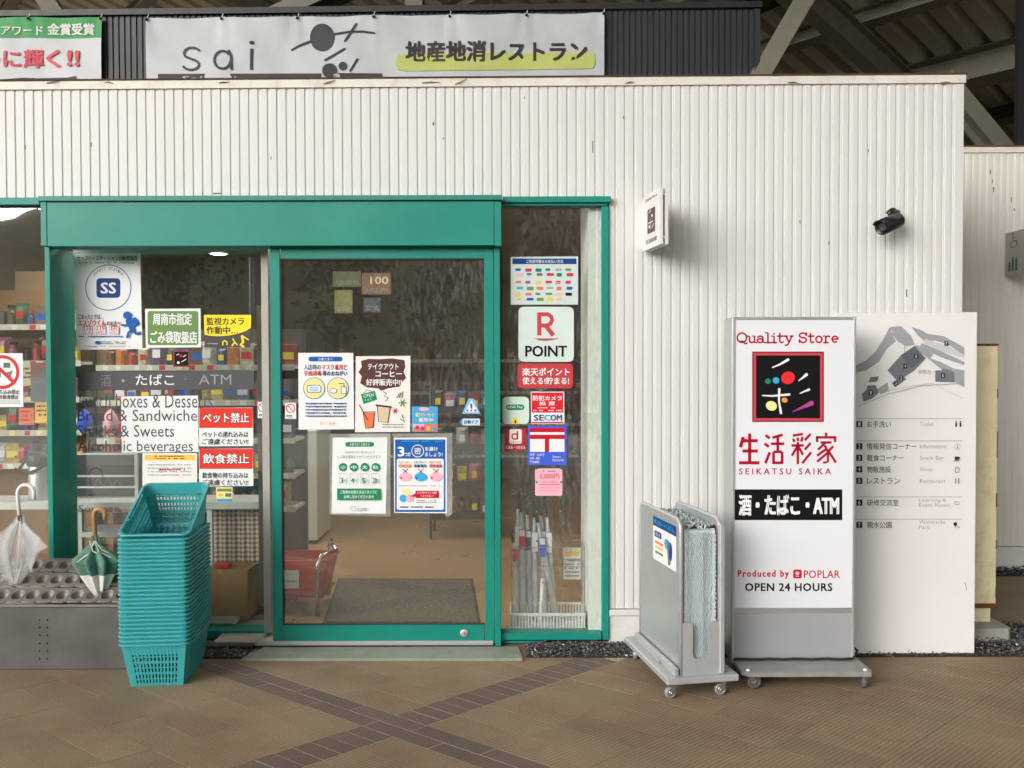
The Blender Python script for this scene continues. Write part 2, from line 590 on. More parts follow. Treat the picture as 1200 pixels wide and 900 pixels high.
def glass_mat(name, refl=0.16, fog=0.0, tint=(0.985, 0.995, 0.99), fx=None):
    m = bpy.data.materials.new(name)
    m.use_nodes = True
    nt = m.node_tree
    nt.nodes.remove(nt.nodes['Principled BSDF'])
    out = nt.nodes['Material Output']
    tr = nt.nodes.new('ShaderNodeBsdfTransparent')
    tr.inputs[0].default_value = (*tint, 1)
    gl = nt.nodes.new('ShaderNodeBsdfGlossy')
    gl.inputs['Roughness'].default_value = 0.015
    gl.inputs[0].default_value = (0.95, 1, 0.98, 1)
    fr = nt.nodes.new('ShaderNodeFresnel')
    gb = nt.nodes.new('ShaderNodeNewGeometry')       # thin pane: the same reflectance from both sides
    ior = nt.nodes.new('ShaderNodeMapRange')
    ior.inputs['To Min'].default_value = 1.5
    ior.inputs['To Max'].default_value = 1 / 1.5
    nt.links.new(gb.outputs['Backfacing'], ior.inputs['Value'])
    nt.links.new(ior.outputs[0], fr.inputs['IOR'])
    ad = nt.nodes.new('ShaderNodeMath')
    ad.operation = 'ADD'
    ad.use_clamp = True
    ad.inputs[1].default_value = refl - .04
    nt.links.new(fr.outputs[0], ad.inputs[0])
    mx = nt.nodes.new('ShaderNodeMixShader')
    nt.links.new(ad.outputs[0], mx.inputs[0])
    nt.links.new(tr.outputs[0], mx.inputs[1])
    nt.links.new(gl.outputs[0], mx.inputs[2])
    last = mx.outputs[0]
    if fog:
        geo = nt.nodes.new('ShaderNodeNewGeometry')
        # beads running down: a fine noise stretched along the vertical, inside soft large patches
        mp = nt.nodes.new('ShaderNodeMapping')
        mp.inputs['Scale'].default_value = (1, 1, 0.22)
        nt.links.new(geo.outputs['Position'], mp.inputs[0])
        n1 = nt.nodes.new('ShaderNodeTexNoise')
        n1.inputs['Scale'].default_value = 62
        n1.inputs['Detail'].default_value = 5
        n1.inputs['Distortion'].default_value = 0.8
        nt.links.new(mp.outputs[0], n1.inputs['Vector'])
        n2 = nt.nodes.new('ShaderNodeTexNoise')
        n2.inputs['Scale'].default_value = 2.3
        n2.inputs['Detail'].default_value = 3
        nt.links.new(geo.outputs['Position'], n2.inputs['Vector'])
        r1 = nt.nodes.new('ShaderNodeMapRange')
        r1.inputs['From Min'].default_value = 0.49
        r1.inputs['From Max'].default_value = 0.60
        nt.links.new(n1.outputs['Fac'], r1.inputs['Value'])
        r2 = nt.nodes.new('ShaderNodeMapRange')
        r2.inputs['From Min'].default_value = 0.38
        r2.inputs['From Max'].default_value = 0.62
        nt.links.new(n2.outputs['Fac'], r2.inputs['Value'])
        mu = nt.nodes.new('ShaderNodeMath')
        mu.operation = 'MULTIPLY'
        nt.links.new(r1.outputs[0], mu.inputs[0])
        nt.links.new(r2.outputs[0], mu.inputs[1])
        if fx:                       # the fogged patch of the pane: from x = fx[0] (clear) to fx[1]
            sp = nt.nodes.new('ShaderNodeSeparateXYZ')
            nt.links.new(geo.outputs['Position'], sp.inputs[0])
            rx = nt.nodes.new('ShaderNodeMapRange')
            rx.interpolation_type = 'SMOOTHSTEP'
            rx.inputs['From Min'].default_value = fx[0]
            rx.inputs['From Max'].default_value = fx[1]
            nt.links.new(sp.outputs[0], rx.inputs['Value'])
            rz = nt.nodes.new('ShaderNodeMapRange')
            rz.interpolation_type = 'SMOOTHSTEP'
            rz.inputs['From Min'].default_value = fx[2]
            rz.inputs['From Max'].default_value = fx[3]
            nt.links.new(sp.outputs[2], rz.inputs['Value'])
            m2 = nt.nodes.new('ShaderNodeMath')
            m2.operation = 'MULTIPLY'
            nt.links.new(rx.outputs[0], m2.inputs[0])
            nt.links.new(rz.outputs[0], m2.inputs[1])
            m3 = nt.nodes.new('ShaderNodeMath')
            m3.operation = 'MULTIPLY'
            nt.links.new(mu.outputs[0], m3.inputs[0])
            nt.links.new(m2.outputs[0], m3.inputs[1])
            mu = m3
        m4 = nt.nodes.new('ShaderNodeMath')
        m4.operation = 'MULTIPLY_ADD'
        m4.inputs[1].default_value = fog
        m4.inputs[2].default_value = 0.02
        nt.links.new(mu.outputs[0], m4.inputs[0])
        df = nt.nodes.new('ShaderNodeBsdfDiffuse')
        df.inputs[0].default_value = (0.62, 0.60, 0.56, 1)
        mx2 = nt.nodes.new('ShaderNodeMixShader')
        nt.links.new(m4.outputs[0], mx2.inputs[0])
        nt.links.new(last, mx2.inputs[1])
        nt.links.new(df.outputs[0], mx2.inputs[2])
        last = mx2.outputs[0]
    nt.links.new(last, out.inputs[0])
    return m


def px_x(x, Y=0.0):
    return W(x, 450, Y).x


def px_z(y, Y=0.0, x=600):
    return W(x, y, Y).z


glass = glass_mat('window_glass', 0.12, 0.01)
glass_left = glass_mat('window_glass_clean', 0.13, 0.01)
glass_door = glass_mat('door_glass', 0.12, 0.08, fx=(px_x(440), px_x(530), px_z(600), px_z(480)))
glass_wet = glass_mat('wet_glass', 0.08, 0.10)


def vinyl_mat():
    m = bpy.data.materials.new('clear_vinyl')
    m.use_nodes = True
    nt = m.node_tree
    b = nt.nodes['Principled BSDF']
    b.inputs['Base Color'].default_value = (0.78, 0.78, 0.79, 1)
    b.inputs['Roughness'].default_value = 0.22
    tr = nt.nodes.new('ShaderNodeBsdfTransparent')
    mx = nt.nodes.new('ShaderNodeMixShader')
    mx.inputs[0].default_value = 0.24
    nt.links.new(tr.outputs[0], mx.inputs[1])
    nt.links.new(b.outputs[0], mx.inputs[2])
    nt.links.new(mx.outputs[0], nt.nodes['Material Output'].inputs[0])
    return m


vinyl = vinyl_mat()

# paving: dot(position, dir) ribs as fine relief
A_T, B_T = 0.80, 0.938          # slopes of the two joint directions


def paving_mat(name, col, dcol, ribs=1.0, var=.16):
    m = bpy.data.materials.new(name)
    m.use_nodes = True
    nt = m.node_tree
    b = nt.nodes['Principled BSDF']
    b.inputs['Roughness'].default_value = 0.82
    geo = nt.nodes.new('ShaderNodeNewGeometry')
    oi = nt.nodes.new('ShaderNodeObjectInfo')

    def noise(sc, det=6, ro=.65):
        n = nt.nodes.new('ShaderNodeTexNoise')
        n.inputs['Scale'].default_value = sc
        n.inputs['Detail'].default_value = det
        n.inputs['Roughness'].default_value = ro
        nt.links.new(geo.outputs['Position'], n.inputs['Vector'])
        return n.outputs['Fac']

    def rng(v, a, b_, c, d):
        r = nt.nodes.new('ShaderNodeMapRange')
        for i, x in enumerate((a, b_, c, d)):
            r.inputs[i + 1].default_value = x
        nt.links.new(v, r.inputs[0])
        return r.outputs[0]

    def math_(op, a, b_):
        n = nt.nodes.new('ShaderNodeMath')
        n.operation = op
        for i, q in enumerate((a, b_)):
            if isinstance(q, (int, float)):
                n.inputs[i].default_value = q
            else:
                nt.links.new(q, n.inputs[i])
        return n.outputs[0]
    f1 = rng(noise(1.3), .3, .7, 1 - var, 1 + var)
    f2 = rng(noise(150, 3, .85), .32, .68, .66, 1.36)
    f3 = rng(oi.outputs['Random'], 0, 1, .93, 1.07)
    fac = math_('MULTIPLY', math_('MULTIPLY', f1, f2), f3)
    # rib direction
    vm = nt.nodes.new('ShaderNodeVectorMath')
    vm.operation = 'DOT_PRODUCT'
    d = Vector((-B_T, 1, 0)).normalized()
    vm.inputs[1].default_value = d
    nt.links.new(geo.outputs['Position'], vm.inputs[0])
    wob = math_('MULTIPLY', noise(6, 2), 0.008)
    ph = math_('MULTIPLY', math_('ADD', vm.outputs['Value'], wob), 2 * math.pi / 0.0205)
    sn = math_('SINE', ph, 0)
    groove = rng(sn, .35, 1.0, 0, 1)
    patch = rng(noise(2.0, 4), .36, .56, .25, 1)
    g2 = math_('MULTIPLY', math_('MULTIPLY', groove, patch), 0.42 * ribs)
    dark_f = math_('SUBTRACT', 1.0, g2)
    fac = math_('MULTIPLY', fac, dark_f)
    mix = nt.nodes.new('ShaderNodeMix')
    mix.data_type = 'RGBA'
    nt.links.new(rng(noise(2.2, 7, .7), .46, .66, 0, .75), mix.inputs[0])
    mix.inputs[6].default_value = (*col, 1)
    mix.inputs[7].default_value = (*dcol, 1)
    sc = nt.nodes.new('ShaderNodeVectorMath')
    sc.operation = 'SCALE'
    nt.links.new(mix.outputs[2], sc.inputs[0])
    nt.links.new(fac, sc.inputs['Scale'])
    nt.links.new(sc.outputs[0], b.inputs['Base Color'])
    bp = nt.nodes.new('ShaderNodeBump')
    bp.inputs['Strength'].default_value = .5
    bp.inputs['Distance'].default_value = .002
    hh = math_('ADD', math_('MULTIPLY', groove, -1.0 * ribs), math_('MULTIPLY', noise(300, 3), 1.0))
    nt.links.new(hh, bp.inputs['Height'])
    nt.links.new(bp.outputs[0], b.inputs['Normal'])
    return m


pave = paving_mat('ribbed_paving', rgb(144, 127, 101), rgb(138, 111, 88))
pave_dark = paving_mat('dark_brick', rgb(108, 93, 84), rgb(116, 99, 86), ribs=.25, var=.1)
joint = M('joint_sand', rgb(124, 110, 90), 0.95, var=0.35, vs=14, bump=.4)
joint_pale = M('pale_joint', rgb(178, 164, 138), 0.95, var=0.35, vs=30)

# ------------------------------------------------------------ ground
g = MB()
NX = 12
g.add([(-600, -600, -0.0015), (600, -600, -0.0015), (600, 600, -0.0015), (-600, 600, -0.0015)], [(0, 1, 2, 3)], joint)
ground = g.build('ground', kind='structure')
ROOT['ground'] = Vector((0, 0, 0))


def ab(a, b):       # lattice coordinates -> X, Y
    y = (a - b) / (1 / A_T + 1 / B_T)
    return (a - y / A_T, y)


pavement = thing('pavement', (0, 0, 0), None, None, kind='structure')
A0, A1, B0, B1 = -2.115, -1.835, 0.598, 0.875
MOD = 0.28


def tile_mesh(da, db, mat, gap=0.0011, name='paving_tile'):
    ga = gap * 1.3
    c = [ab(ga, ga), ab(da - ga, ga), ab(da - ga, db - ga), ab(ga, db - ga)]
    # order counter-clockwise seen from above
    area = sum(c[i][0] * c[(i + 1) % 4][1] - c[(i + 1) % 4][0] * c[i][1] for i in range(4))
    if area < 0:
        c = c[::-1]
    e = 0.0008
    cx = sum(p[0] for p in c) / 4; cy = sum(p[1] for p in c) / 4
    inn = [(p[0] + (cx - p[0]) * e / 0.1, p[1] + (cy - p[1]) * e / 0.1) for p in c]
    vs = [(p[0], p[1], -0.012) for p in c] + [(p[0], p[1], -0.0002) for p in c] + [(p[0], p[1], 0) for p in inn]
    fs = [(8, 9, 10, 11)]
    for i in range(4):
        j = (i + 1) % 4
        fs += [(i, j, j + 4, i + 4), (i + 4, j + 4, j + 8, i + 8)]
    me = bpy.data.meshes.new(name)
    me.from_pydata(vs, [], fs)
    me.materials.append(mat)
    return me


tm = tile_mesh(MOD, 2 * MOD, pave)
bm_b = tile_mesh(0.1333, B1 - B0, pave_dark, gap=.0026, name='brick')
bm_a = tile_mesh((A1 - A0) / 2, 2 * MOD, pave_dark, gap=.0022, name='brick')
bj = MB()
bj.add([(*ab(A0, -4), -.0009), (*ab(A0, 6), -.0009), (*ab(A1, 6), -.0009), (*ab(A1, -4), -.0009)], [(0, 1, 2, 3)], joint_pale)
bj.add([(*ab(-7, B0), -.00095), (*ab(1.0, B0), -.00095), (*ab(1.0, B1), -.00095), (*ab(-7, B1), -.00095)], [(0, 1, 2, 3)], joint_pale)
bj.build('band_joints', kind='structure')


def vis(x, y):
    d = y - CAM.y
    if d < 3.4: return False
    px = 600 + x / d * F
    if px < -60 or px > 1260: return False
    if y > -0.27:
        if x < 2.45: return False
        if y > 1.62: return False
    return True


cnt = 0
# A band: two strips of long bricks, running through the crossing
for k in (0, 1):
    for j in range(-14, 10):
        b = B0 + j * 2 * MOD + (MOD if k else 0)
        x, y = ab(A0 + (k + .5) * .14, b + MOD)
        if vis(x, y) or vis(x, y - .25):
            o = piece('brick', bm_a, (*ab(A0 + k * (A1 - A0) / 2, b), U(-.0006, .0006)), pavement)
# B band: bricks laid across
for side in (0, 1):
    for j in range(0, 33):
        a = A1 + j * 0.1333 if side else A0 - (j + 1) * 0.1333
        x, y = ab(a + .067, (B0 + B1) / 2)
        if vis(x, y) and y < -0.2:
            piece('brick', bm_b, (*ab(a, B0), U(-.0006, .0006)), pavement)
for i in range(-14, 30):
    a = (A1 + i * MOD) if i >= 0 else (A0 + i * MOD)
    for j in range(-16, 12):
        b = (B1 + j * 2 * MOD) if j >= 0 else (B0 + j * 2 * MOD)
        x, y = ab(a + MOD / 2, b + MOD)
        if (vis(x, y) or vis(x, y - .2) or vis(x - .2, y)) and cnt < 290:
            cnt += 1
            piece('paving_tile', tm, (*ab(a, b), U(-.0007, .0007)), pavement)
# strips of ground that carry on behind the camera: car park asphalt with painted bays
asph = M('asphalt', (0.05, 0.05, 0.052), 0.9, var=.2, vs=3, bump=.3)
park = MB()
park.add([(-70, -70, 0), (70, -70, 0), (70, -15.5, 0), (-70, -15.5, 0)], [(0, 1, 2, 3)], asph)
park.build('car_park', kind='structure')
lm = MB()
for i in range(-8, 9):
    lm.box((i * 2.6, -22, 0.004), (i * 2.6 + .12, -17, 0.006), wink)
lm.build('parking_bay_lines', kind='structure')
bounce_ground = MB()  # pale ground out of view, added to bounce light up to the canopy
bounce_ground.add([(-45, -15.5, -0.001), (45, -15.5, -0.001), (45, -9, -0.001), (-45, -9, -0.001)], [(0, 1, 2, 3)], M('bounce_pale', rgb(172, 168, 156), .85, var=.08, vs=1.5))
bounce_ground.build('bounce_ground', kind='structure')
walk = MB()
walk.add([(-30, -9, -0.0012), (30, -9, -0.0012), (30, -1.95, -0.0012), (-30, -1.95, -0.0012)], [(0, 1, 2, 3)], pave)
walk.build('walkway', kind='structure')


# ------------------------------------------------------------ gravel
def gravel(name, region, n, size, zb=0.0, hump=0.02):
    x0, x1, y0, y1 = region
    mb = MB()
    ms = [M('stone_dark', rgb(74, 72, 72), .8, var=.2, vs=60), M('stone_mid', rgb(98, 94, 92), .8, var=.2, vs=60),
          M('stone_light', rgb(128, 124, 118), .8, var=.2, vs=60), M('stone_pale', rgb(200, 192, 180), .7)]
    for i in range(n):
        s = U(.5, 1.25) * size
        cx, cy = U(x0, x1), U(y0, y1)
        ed = min(cx - x0, x1 - cx, cy - y0, y1 - cy) / 0.06
        cz = zb + U(-.01, 1) * hump * min(1, ed + .2)
        a = U(0, 6.28)
        e1 = Vector((math.cos(a), math.sin(a), U(-.4, .4)))
        e2 = Vector((-math.sin(a), math.cos(a), U(-.4, .4)))
        e3 = e1.cross(e2)
        c = Vector((cx, cy, cz))
        q = [c + e1 * s * U(.7, 1.1), c + e2 * s * U(.4, .8), c - e1 * s * U(.7, 1.1), c - e2 * s * U(.4, .8),
             c + e3 * s * U(.3, .7) + e1 * s * U(-.4, .4), c - e3 * s * .4]
        mb.add(q, [(0, 1, 4), (1, 2, 4), (2, 3, 4), (3, 0, 4), (1, 0, 5), (2, 1, 5), (3, 2, 5), (0, 3, 5)],
               ms[0 if R() < .5 else (1 if R() < .6 else (2 if R() < .93 else 3))])
    mb.build(name, kind='stuff', label='grey crushed stone filling the narrow strip', cat='gravel')
    b = MB()
    b.box((x0, y0, -0.008), (x1, y1, zb + .004), M('stone_bed', rgb(40, 38, 38), .95))
    b.build('gravel_bed', kind='structure')


gravel('gravel', (0.07, 2.47, -0.245, -0.02), 4600, .0095, 0.004, .035)
gravel('gravel', (2.47, 3.3, -0.245, 0.36), 2400, .0105, 0.004, .03)
gravel('gravel', (2.56, 4.4, 1.62, 1.795), 1300, .012, 0.004, .05)
gravel('gravel', (-2.0, -1.43, -0.245, -0.02), 900, .011, 0.004, .02)

# ------------------------------------------------------------ main building
bld = thing('store_building', (0, 0, 0), 'white ribbed metal shop front building with green framed entrance', 'building')


def cladding(mb, x0, x1, z0, z1, Y, mat, pitch=0.0514, phase=0, z1b=None, depth=0.0058):
    """vertical ribbed sheet facing -Y: wide raised faces and narrow grooves"""
    xs = []
    x = x0
    prof = [(0.0, 0), (0.030, 0), (0.033, depth), (0.0405, depth), (0.0425, depth * .35), (0.0495, depth * .35)]
    i = 0
    n = int((x1 - x0) / pitch) + 1
    pts = []
    for k in range(n):
        for (dx, dy) in prof:
            X = x0 + k * pitch + dx * pitch / 0.0514
            if X > x1: break
            pts.append((X, Y + dy))
    pts.append((x1, pts[-1][1]))
    vs = []
    for (X, yy) in pts:
        zt = z1 + ((z1b if z1b is not None else z1) - z1) * (X - x0) / (x1 - x0)
        vs += [(X, yy, z0), (X, yy, zt)]
    mb.add(vs, [(2 * i, 2 * i + 2, 2 * i + 3, 2 * i + 1) for i in range(len(pts) - 1)], mat)


XR = W(1128, 300, 0).x
XW0 = -4.2
ZT_L, ZT_R = W(0, 105, 0).z, W(1128, 97, 0).z
slope = (ZT_R - ZT_L) / (XR - W(0, 105, 0).x)
ZT0 = ZT_R - slope * (XR - XW0)
ZH = W(600, 233, 0).z
XOP = W(713, 450, 0).x
ZB = W(730, 713, 0).z
mb = MB()
cladding(mb, XW0, XOP + .004, ZH - .02, ZT0, 0.0, white_paint, z1b=ZT0 + slope * (XOP - XW0))
mb.build('wall_cladding', parent=bld)
mb = MB()
cladding(mb, XOP + .004, XR - .02, ZB, ZT0 + slope * (XOP - XW0), 0.0, white_paint, z1b=ZT_R)
mb.box((XR - .02, 0.0, ZB - .01), (XR, .04, ZT_R), white_paint)
mb.build('wall_cladding', parent=bld)
# return wall at the corner
mb = MB()
mb.box((XR - .04, 0.04, 0), (XR - .002, 3.2, ZT_R), white_paint)
mb.build('side_wall', parent=bld)
# cap
mb = MB()
vs = []
for X in (XW0, XR + .006):
    z = ZT0 + slope * (X - XW0)
    vs += [(X, -.012, z - .003), (X, -.012, z + .042), (X, .16, z + .05), (X, .16, z - .003)]
mb.add(vs, [(0, 4, 5, 1), (1, 5, 6, 2), (2, 6, 7, 3), (3, 7, 4, 0), (0, 1, 2, 3), (7, 6, 5, 4)], cap_paint)
mb.build('roof_cap', parent=bld)
mb = MB()
vs = []
for X in (XW0, XR + .012):
    z = ZT0 + slope * (X - XW0) + .042
    vs += [(X, -.018, z), (X, -.018, z + .008), (X, .20, z + .016), (X, .20, z)]
mb.add(vs, [(0, 4, 5, 1), (1, 5, 6, 2), (2, 6, 7, 3), (3, 7, 4, 0), (0, 1, 2, 3), (7, 6, 5, 4)], M('rust_brown', rgb(74, 56, 48), .9, var=.4, vs=25, dirt=.8, dcol=rgb(130, 70, 40), ds=14))
mb.build('rusty_edge', parent=bld)
for (tx_, tl_, an_) in ((62, 16, .25), (128, 10, -.2), (262, 12, .1), (386, 14, .5), (505, 22, .05), (540, 14, .7), (738, 10, .15), (930, 14, -.1), (1108, 12, .1)):
    q0 = W(tx_, 97, -.016); tw = MB()
    tw.tube([q0 + Vector((-tl_ / 430, 0, -.012 * an_)), q0 + Vector((0, -.004, .003)), q0 + Vector((tl_ / 430, 0, .03 * an_))], [.002, .003, .0012], M('twig', rgb(96, 72, 52), .9), 5)
    tw.build('twig', parent=bld)

mb = MB()
mb.box((XW0, .2, 2.95), (XR - .05, 3.2, 3.05), black_metal)
mb.box((XW0, .25, 3.05), (XR - .05, .32, ZT_R + .085), black_metal)
mb.build('roof', parent=bld)
# plinth
mb = MB()
mb.box((XOP + .002, -.016, ZB - .038), (XR, .03, ZB - .004), white_paint, bevel=.003)
mb.build('base_trim', parent=bld)
mb = MB()
mb.box((XOP + .002, -.004, -.01), (XR - .002, .1, ZB - .038), white_base)
mb.build('wall_base', parent=bld)
mb = MB()
mb.box((XOP + .002, .05, -.01), (XR - .05, .09, 3.0), inner_wall)
mb.box((XW0, .06, ZH - .02), (XOP, .10, 3.0), inner_wall)
mb.build('inner_lining', parent=bld)
# scratches and small holes on the cladding
mk = MB()
for (x, y, w, h) in ((106.5 * 1.0, 167, 1.5, 5), (29, 170, 1.4, 5), (317, 183, 1.2, 4), (507, 143, 2.5, 4), (519, 161, 1.5, 2.5),
                     (730, 136, 2, 3), (694, 165, 1.4, 14), (614, 113, 1.2, 3), (1062, 339, 1.6, 9), (1017, 175, 1.5, 3), (937, 258, 1.5, 4),
                     (250, 226, 14, 1.2), (971, 283, 1.6, 4), (318, 285, 1, 1)):
    a = W(x, y, -.0012); b = W(x + w, y + h, -.0012)
    mk.box((a.x, -.0012, b.z), (b.x - (b.x - a.x) * .35, -.0002, a.z), M('mark_brown', rgb(92, 80, 68), .8))
mk.build('scratch_marks', parent=bld, kind='stuff')

# ------------------------------------------------------------ shop front
front = thing('shop_entrance', (0, 0, 0), 'green painted entrance frame with sliding glass door and side windows', 'entrance')


def gbox(name, x0, y0, x1, y1, Yf, Yb, mat=green, bevel=.002, parent=front, Yp=None):
    """box whose front face fills a photo rectangle; Yf front plane"""
    a = W(x0, y0, Yf); b = W(x1, y1, Yf); c = W(x0, y1, Yf); d = W(x1, y0, Yf)
    m_ = MB()
    m_.box(((a.x + c.x) / 2, Yf, (b.z + c.z) / 2), ((b.x + d.x) / 2, Yb, (a.z + d.z) / 2), mat, bevel)
    return m_.build(name, parent=parent)


YF = -.115
gbox('header_box', 55, 236, 579, 288, YF, .02)
gbox('header_end', 47.5, 236, 54.6, 288, YF - .003, .02)
gbox('header_end', 579.4, 236, 587.5, 288, YF - .003, .02)
gbox('header_cap', 44, 229, 588.5, 234.8, YF - .018, -.001, green_d)
gbox('window_head', -60, 231.5, 46, 240, -.03, .08, green)
gbox('window_head', 589, 230, 716, 237, -.045, -.001, green)
gbox('window_head', 589, 237.6, 712, 241, -.025, .06, green_d)
# left post, with the deep return
gbox('post', 55.5, 288.5, 61.5, 656 + 130, -.05, .24, green)
gbox('transom', 62.5, 288.5, 314, 291, .13, .2, green_d)
gbox('sill', 62.5, 739, 318, 749, .10, .24, green)
gbox('sill', 62.5, 749.5, 318, 757, .16, .3, black_metal)
gbox('post', 579.6, 288.6, 586.5, 757.5, -.062, .07, green)
gbox('post', 705.5, 241.5, 713.5, 750, -.02, .07, green)
gbox('sill', 587.5, 742, 705, 750, -.03, .07, green)
gbox('sill', 590, 750.8, 640, 754, -.01, .07, green_d)
gbox('jamb', 307.5, 290, 315.8, 742, .05, .12, M('pale_seal', (.42, .40, .36), .5, var=.1), .001)
gbox('threshold_track', 250, 751.5, 578, 756.5, -.06, .2, M('track_metal', (.75, .72, .70), .3, .6), .001)
gbox('threshold_track', 592, 754.5, 592.5, 755, -.02, .1, black_metal)
# fixed glazing
for nm, x0, y0, x1, y1, Y, m_ in (('window_pane', -60, 240.5, 56, 690, .02, glass_left), ('window_pane', 62.5, 291, 315, 740, .16, glass),
                                  ('window_pane', 588, 241, 706, 742.5, .02, glass_wet)):
    b_ = MB()
    b_.quadpx([(x0, y0), (x1, y0), (x1, y1), (x0, y1)], Y, .006, m_)
    b_.build(nm, parent=front)
gbox('window_head', -60, 240.6, 54, 243, .0, .05, black_metal)
# concrete step
st = MB()
a = WZ(283, 774.5, 0); b = WZ(612, 774.5, 0)
st.prism([(a.x - .0, a.y, -.006), (b.x, b.y, -.006), (b.x - .02, -.09, -.006), (a.x + .07, -.09, -.006)], (0, 0, .02), concrete_g)
st.build('doorstep', label='low greenish concrete step in front of the sliding door', cat='step')
st = MB()
st.box((-2.1, -.12, -.005), (-1.42, -.02, .03), black_metal)
st.build('drain_edge', kind='structure')

# sliding door leaf
door = thing('sliding_door', (0, 0, 0), 'green framed sliding glass door covered with notices', 'door')
DY = -.05
gbox('stile', 318, 289, 329.5, 754, DY, DY + .04, green, .002, door)
gbox('stile', 568, 289, 579.2, 754, DY, DY + .04, green, .002, door)
gbox('rail', 329.8, 289, 567.7, 303, DY, DY + .04, green, .002, door)
gbox('rail', 329.8, 732.5, 567.7, 754, DY, DY + .04, green, .002, door)
b_ = MB(); b_.quadpx([(329, 302.5), (568.5, 302.5), (568.5, 733), (329, 733)], DY + .023, .006, glass_door); b_.build('glass_pane', parent=door)
gbox('glazing_bead', 329.6, 303.2, 331, 732, DY + .003, DY + .016, dkrubber, 0, door)
gbox('glazing_bead', 329.6, 303.2, 567.6, 304.4, DY + .004, DY + .016, dkrubber, 0, door)
gbox('glazing_bead', 329.6, 731, 567.6, 732.3, DY + .004, DY + .016, dkrubber, 0, door)
lk = MB()
c = W(544, 742, DY)
lk.lathe([(.0225, 0), (.0225, .003), (.019, .005), (.008, .0055), (.0, .005)], c, alu, 20, 'Y')
l_ = lk.build('lock', parent=door)
lk = MB(); lk.lathe([(.007, .0056), (.007, .008), (.001, .008)], c, M('lock_pink', rgb(200, 120, 120), .4), 12, 'Y'); lk.build('keyhole', parent=l_)

# ------------------------------------------------------------ notices on the left window
YW = .152


def d_safety(p):
    p.text('セーフティステーション活動実施店', 90, 299.5, 161, 305.5, dark, .012)
    p.bars(92, 307.5, 158, 1, 2, 1.3, grey_ink)
    p.disc(127, 337, 27, blue, ry=27, n=40)
    p.disc(127, 337, 26, paper, ry=26, n=40)
    for i, ch in enumerate('SAFETY STATION'):       # lettering round the circle
        if ch == ' ': continue
        a = math.radians(-137 + i * 7.2)
        x, y = 127 + 22.6 * math.cos(a), 337 + 22.6 * math.sin(a)
        p.text(ch, x - 1, y - 1.7, x + 1, y + 1.7, grey_ink, .01); p.k = 5
    p.rect(113, 326, 141, 349, navy, 4)
    p.text('SS', 118, 331, 136, 344, wink, .03)
    p.text('ごまったときは…', 91.5, 368, 121, 374, dark, .01)
    p.text('エスゾウくん', 91.5, 374.5, 124, 382, red3, .02)
    p.text('のお店へ!', 125, 376, 142, 382, dark, .01)
    for i, t in enumerate(('110', '119', '店')):
        x = 97 + i * 15.5
        p.rect(x, 382, x + 11.5, 391.5, red3); p.rect(x + .5, 382.5, x + 11, 391, paper)
        p.text(t, x + 1.5, 381.5, x + 10, 387.5, red3, .02)
        p.bars(x + 2, 388.5, x + 9, 1, 1, 1.2, red3)
    p.bars(92, 393.5, 144, 1, 2, 1.5, blue)
    p.disc(114.5, 401.5, 3.4, blue, ry=2); p.bars(119, 400, 147, 2, 2, 1.1, grey_ink)
    p.bars(101, 405.3, 156, 1, 1, .9, lgrey_ink)
    # running figure
    p.disc(149, 369.5, 4.9, blue, ry=4.6)
    p.poly([(151.5, 378), (155, 373), (159, 371.5), (163, 379), (157, 383), (152, 385)], blue)
    p.line([(150, 376), (154, 384), (155, 387)], 6, blue)
    p.line([(150, 378), (148, 381), (143, 381)], 2.4, blue)
    p.line([(154, 386), (150.5, 390), (149, 395)], 2.8, blue)
    p.line([(155, 386), (159, 391), (164, 389.8)], 2.8, blue)


sheet('poster', [(86, 297), (164, 296.5), (167, 409), (90, 410)], YW, paper,
      'tall white poster with a blue ring and a blue running figure on the window', 'poster', d_safety)
sheet('plastic_sleeve', [(85, 291), (164, 290), (165, 296), (86, 296.4)], YW, lamin, 'strip of clear tape above the running figure poster', 'tape', None)


def d_gomi(p):
    p.rect(173, 364.5, 232.5, 404.5, ogreen, 3)
    p.text('周南市指定', 179, 367, 225, 381, wink, .025)
    p.text('ごみ袋取扱店', 176, 388, 231, 402.5, wink, .025)


sheet('notice', [(170, 362), (235, 361.5), (235.5, 407), (171, 407.5)], YW, paper, 'green notice with white lettering beside the running figure poster', 'notice', d_gomi)


def d_cam(p):
    p.poly([(239, 369), (294.5, 369), (294, 384)] + [(288, 388), (279, 391), (268, 393.3), (255, 394), (246, 393.5), (239.5, 392)], yellow)
    p.text('監視カメラ', 242, 372, 286, 381, dark, .02)
    p.text('作動中…', 242, 382.5, 279, 391.5, dark, .02)
    p.line([(261, 404), (261, 401), (263, 399), (266, 401), (266, 404)], 1.6, yellow)
    p.line([(273, 397), (275, 401), (272, 405)], 1.8, yellow); p.line([(275, 401), (278, 404)], 1.6, yellow)
    p.disc(284, 394.5, 2, yellow); p.line([(284, 396), (285, 401), (282, 404), (285, 406)], 3, yellow)
    p.line([(286, 395), (291, 398)], 1.5, yellow)
    p.bars(243, 402, 255, 1, 2, 1.5, lgrey_ink)


sheet('sticker', [(238.7, 368.5), (295, 368.5), (293, 407), (240, 407)], YW, M('clear_dark_film', rgb(58, 54, 50), .4),
      'yellow and black camera warning sticker at the top right of the window', 'sticker', d_cam)


def d_tabako(p):
    p.text('酒・たばこ・ATM', 112, 438, 272, 454, wink, .0)


DK = M('dark_strip', rgb(68, 68, 72), .5, var=.1, vs=5)


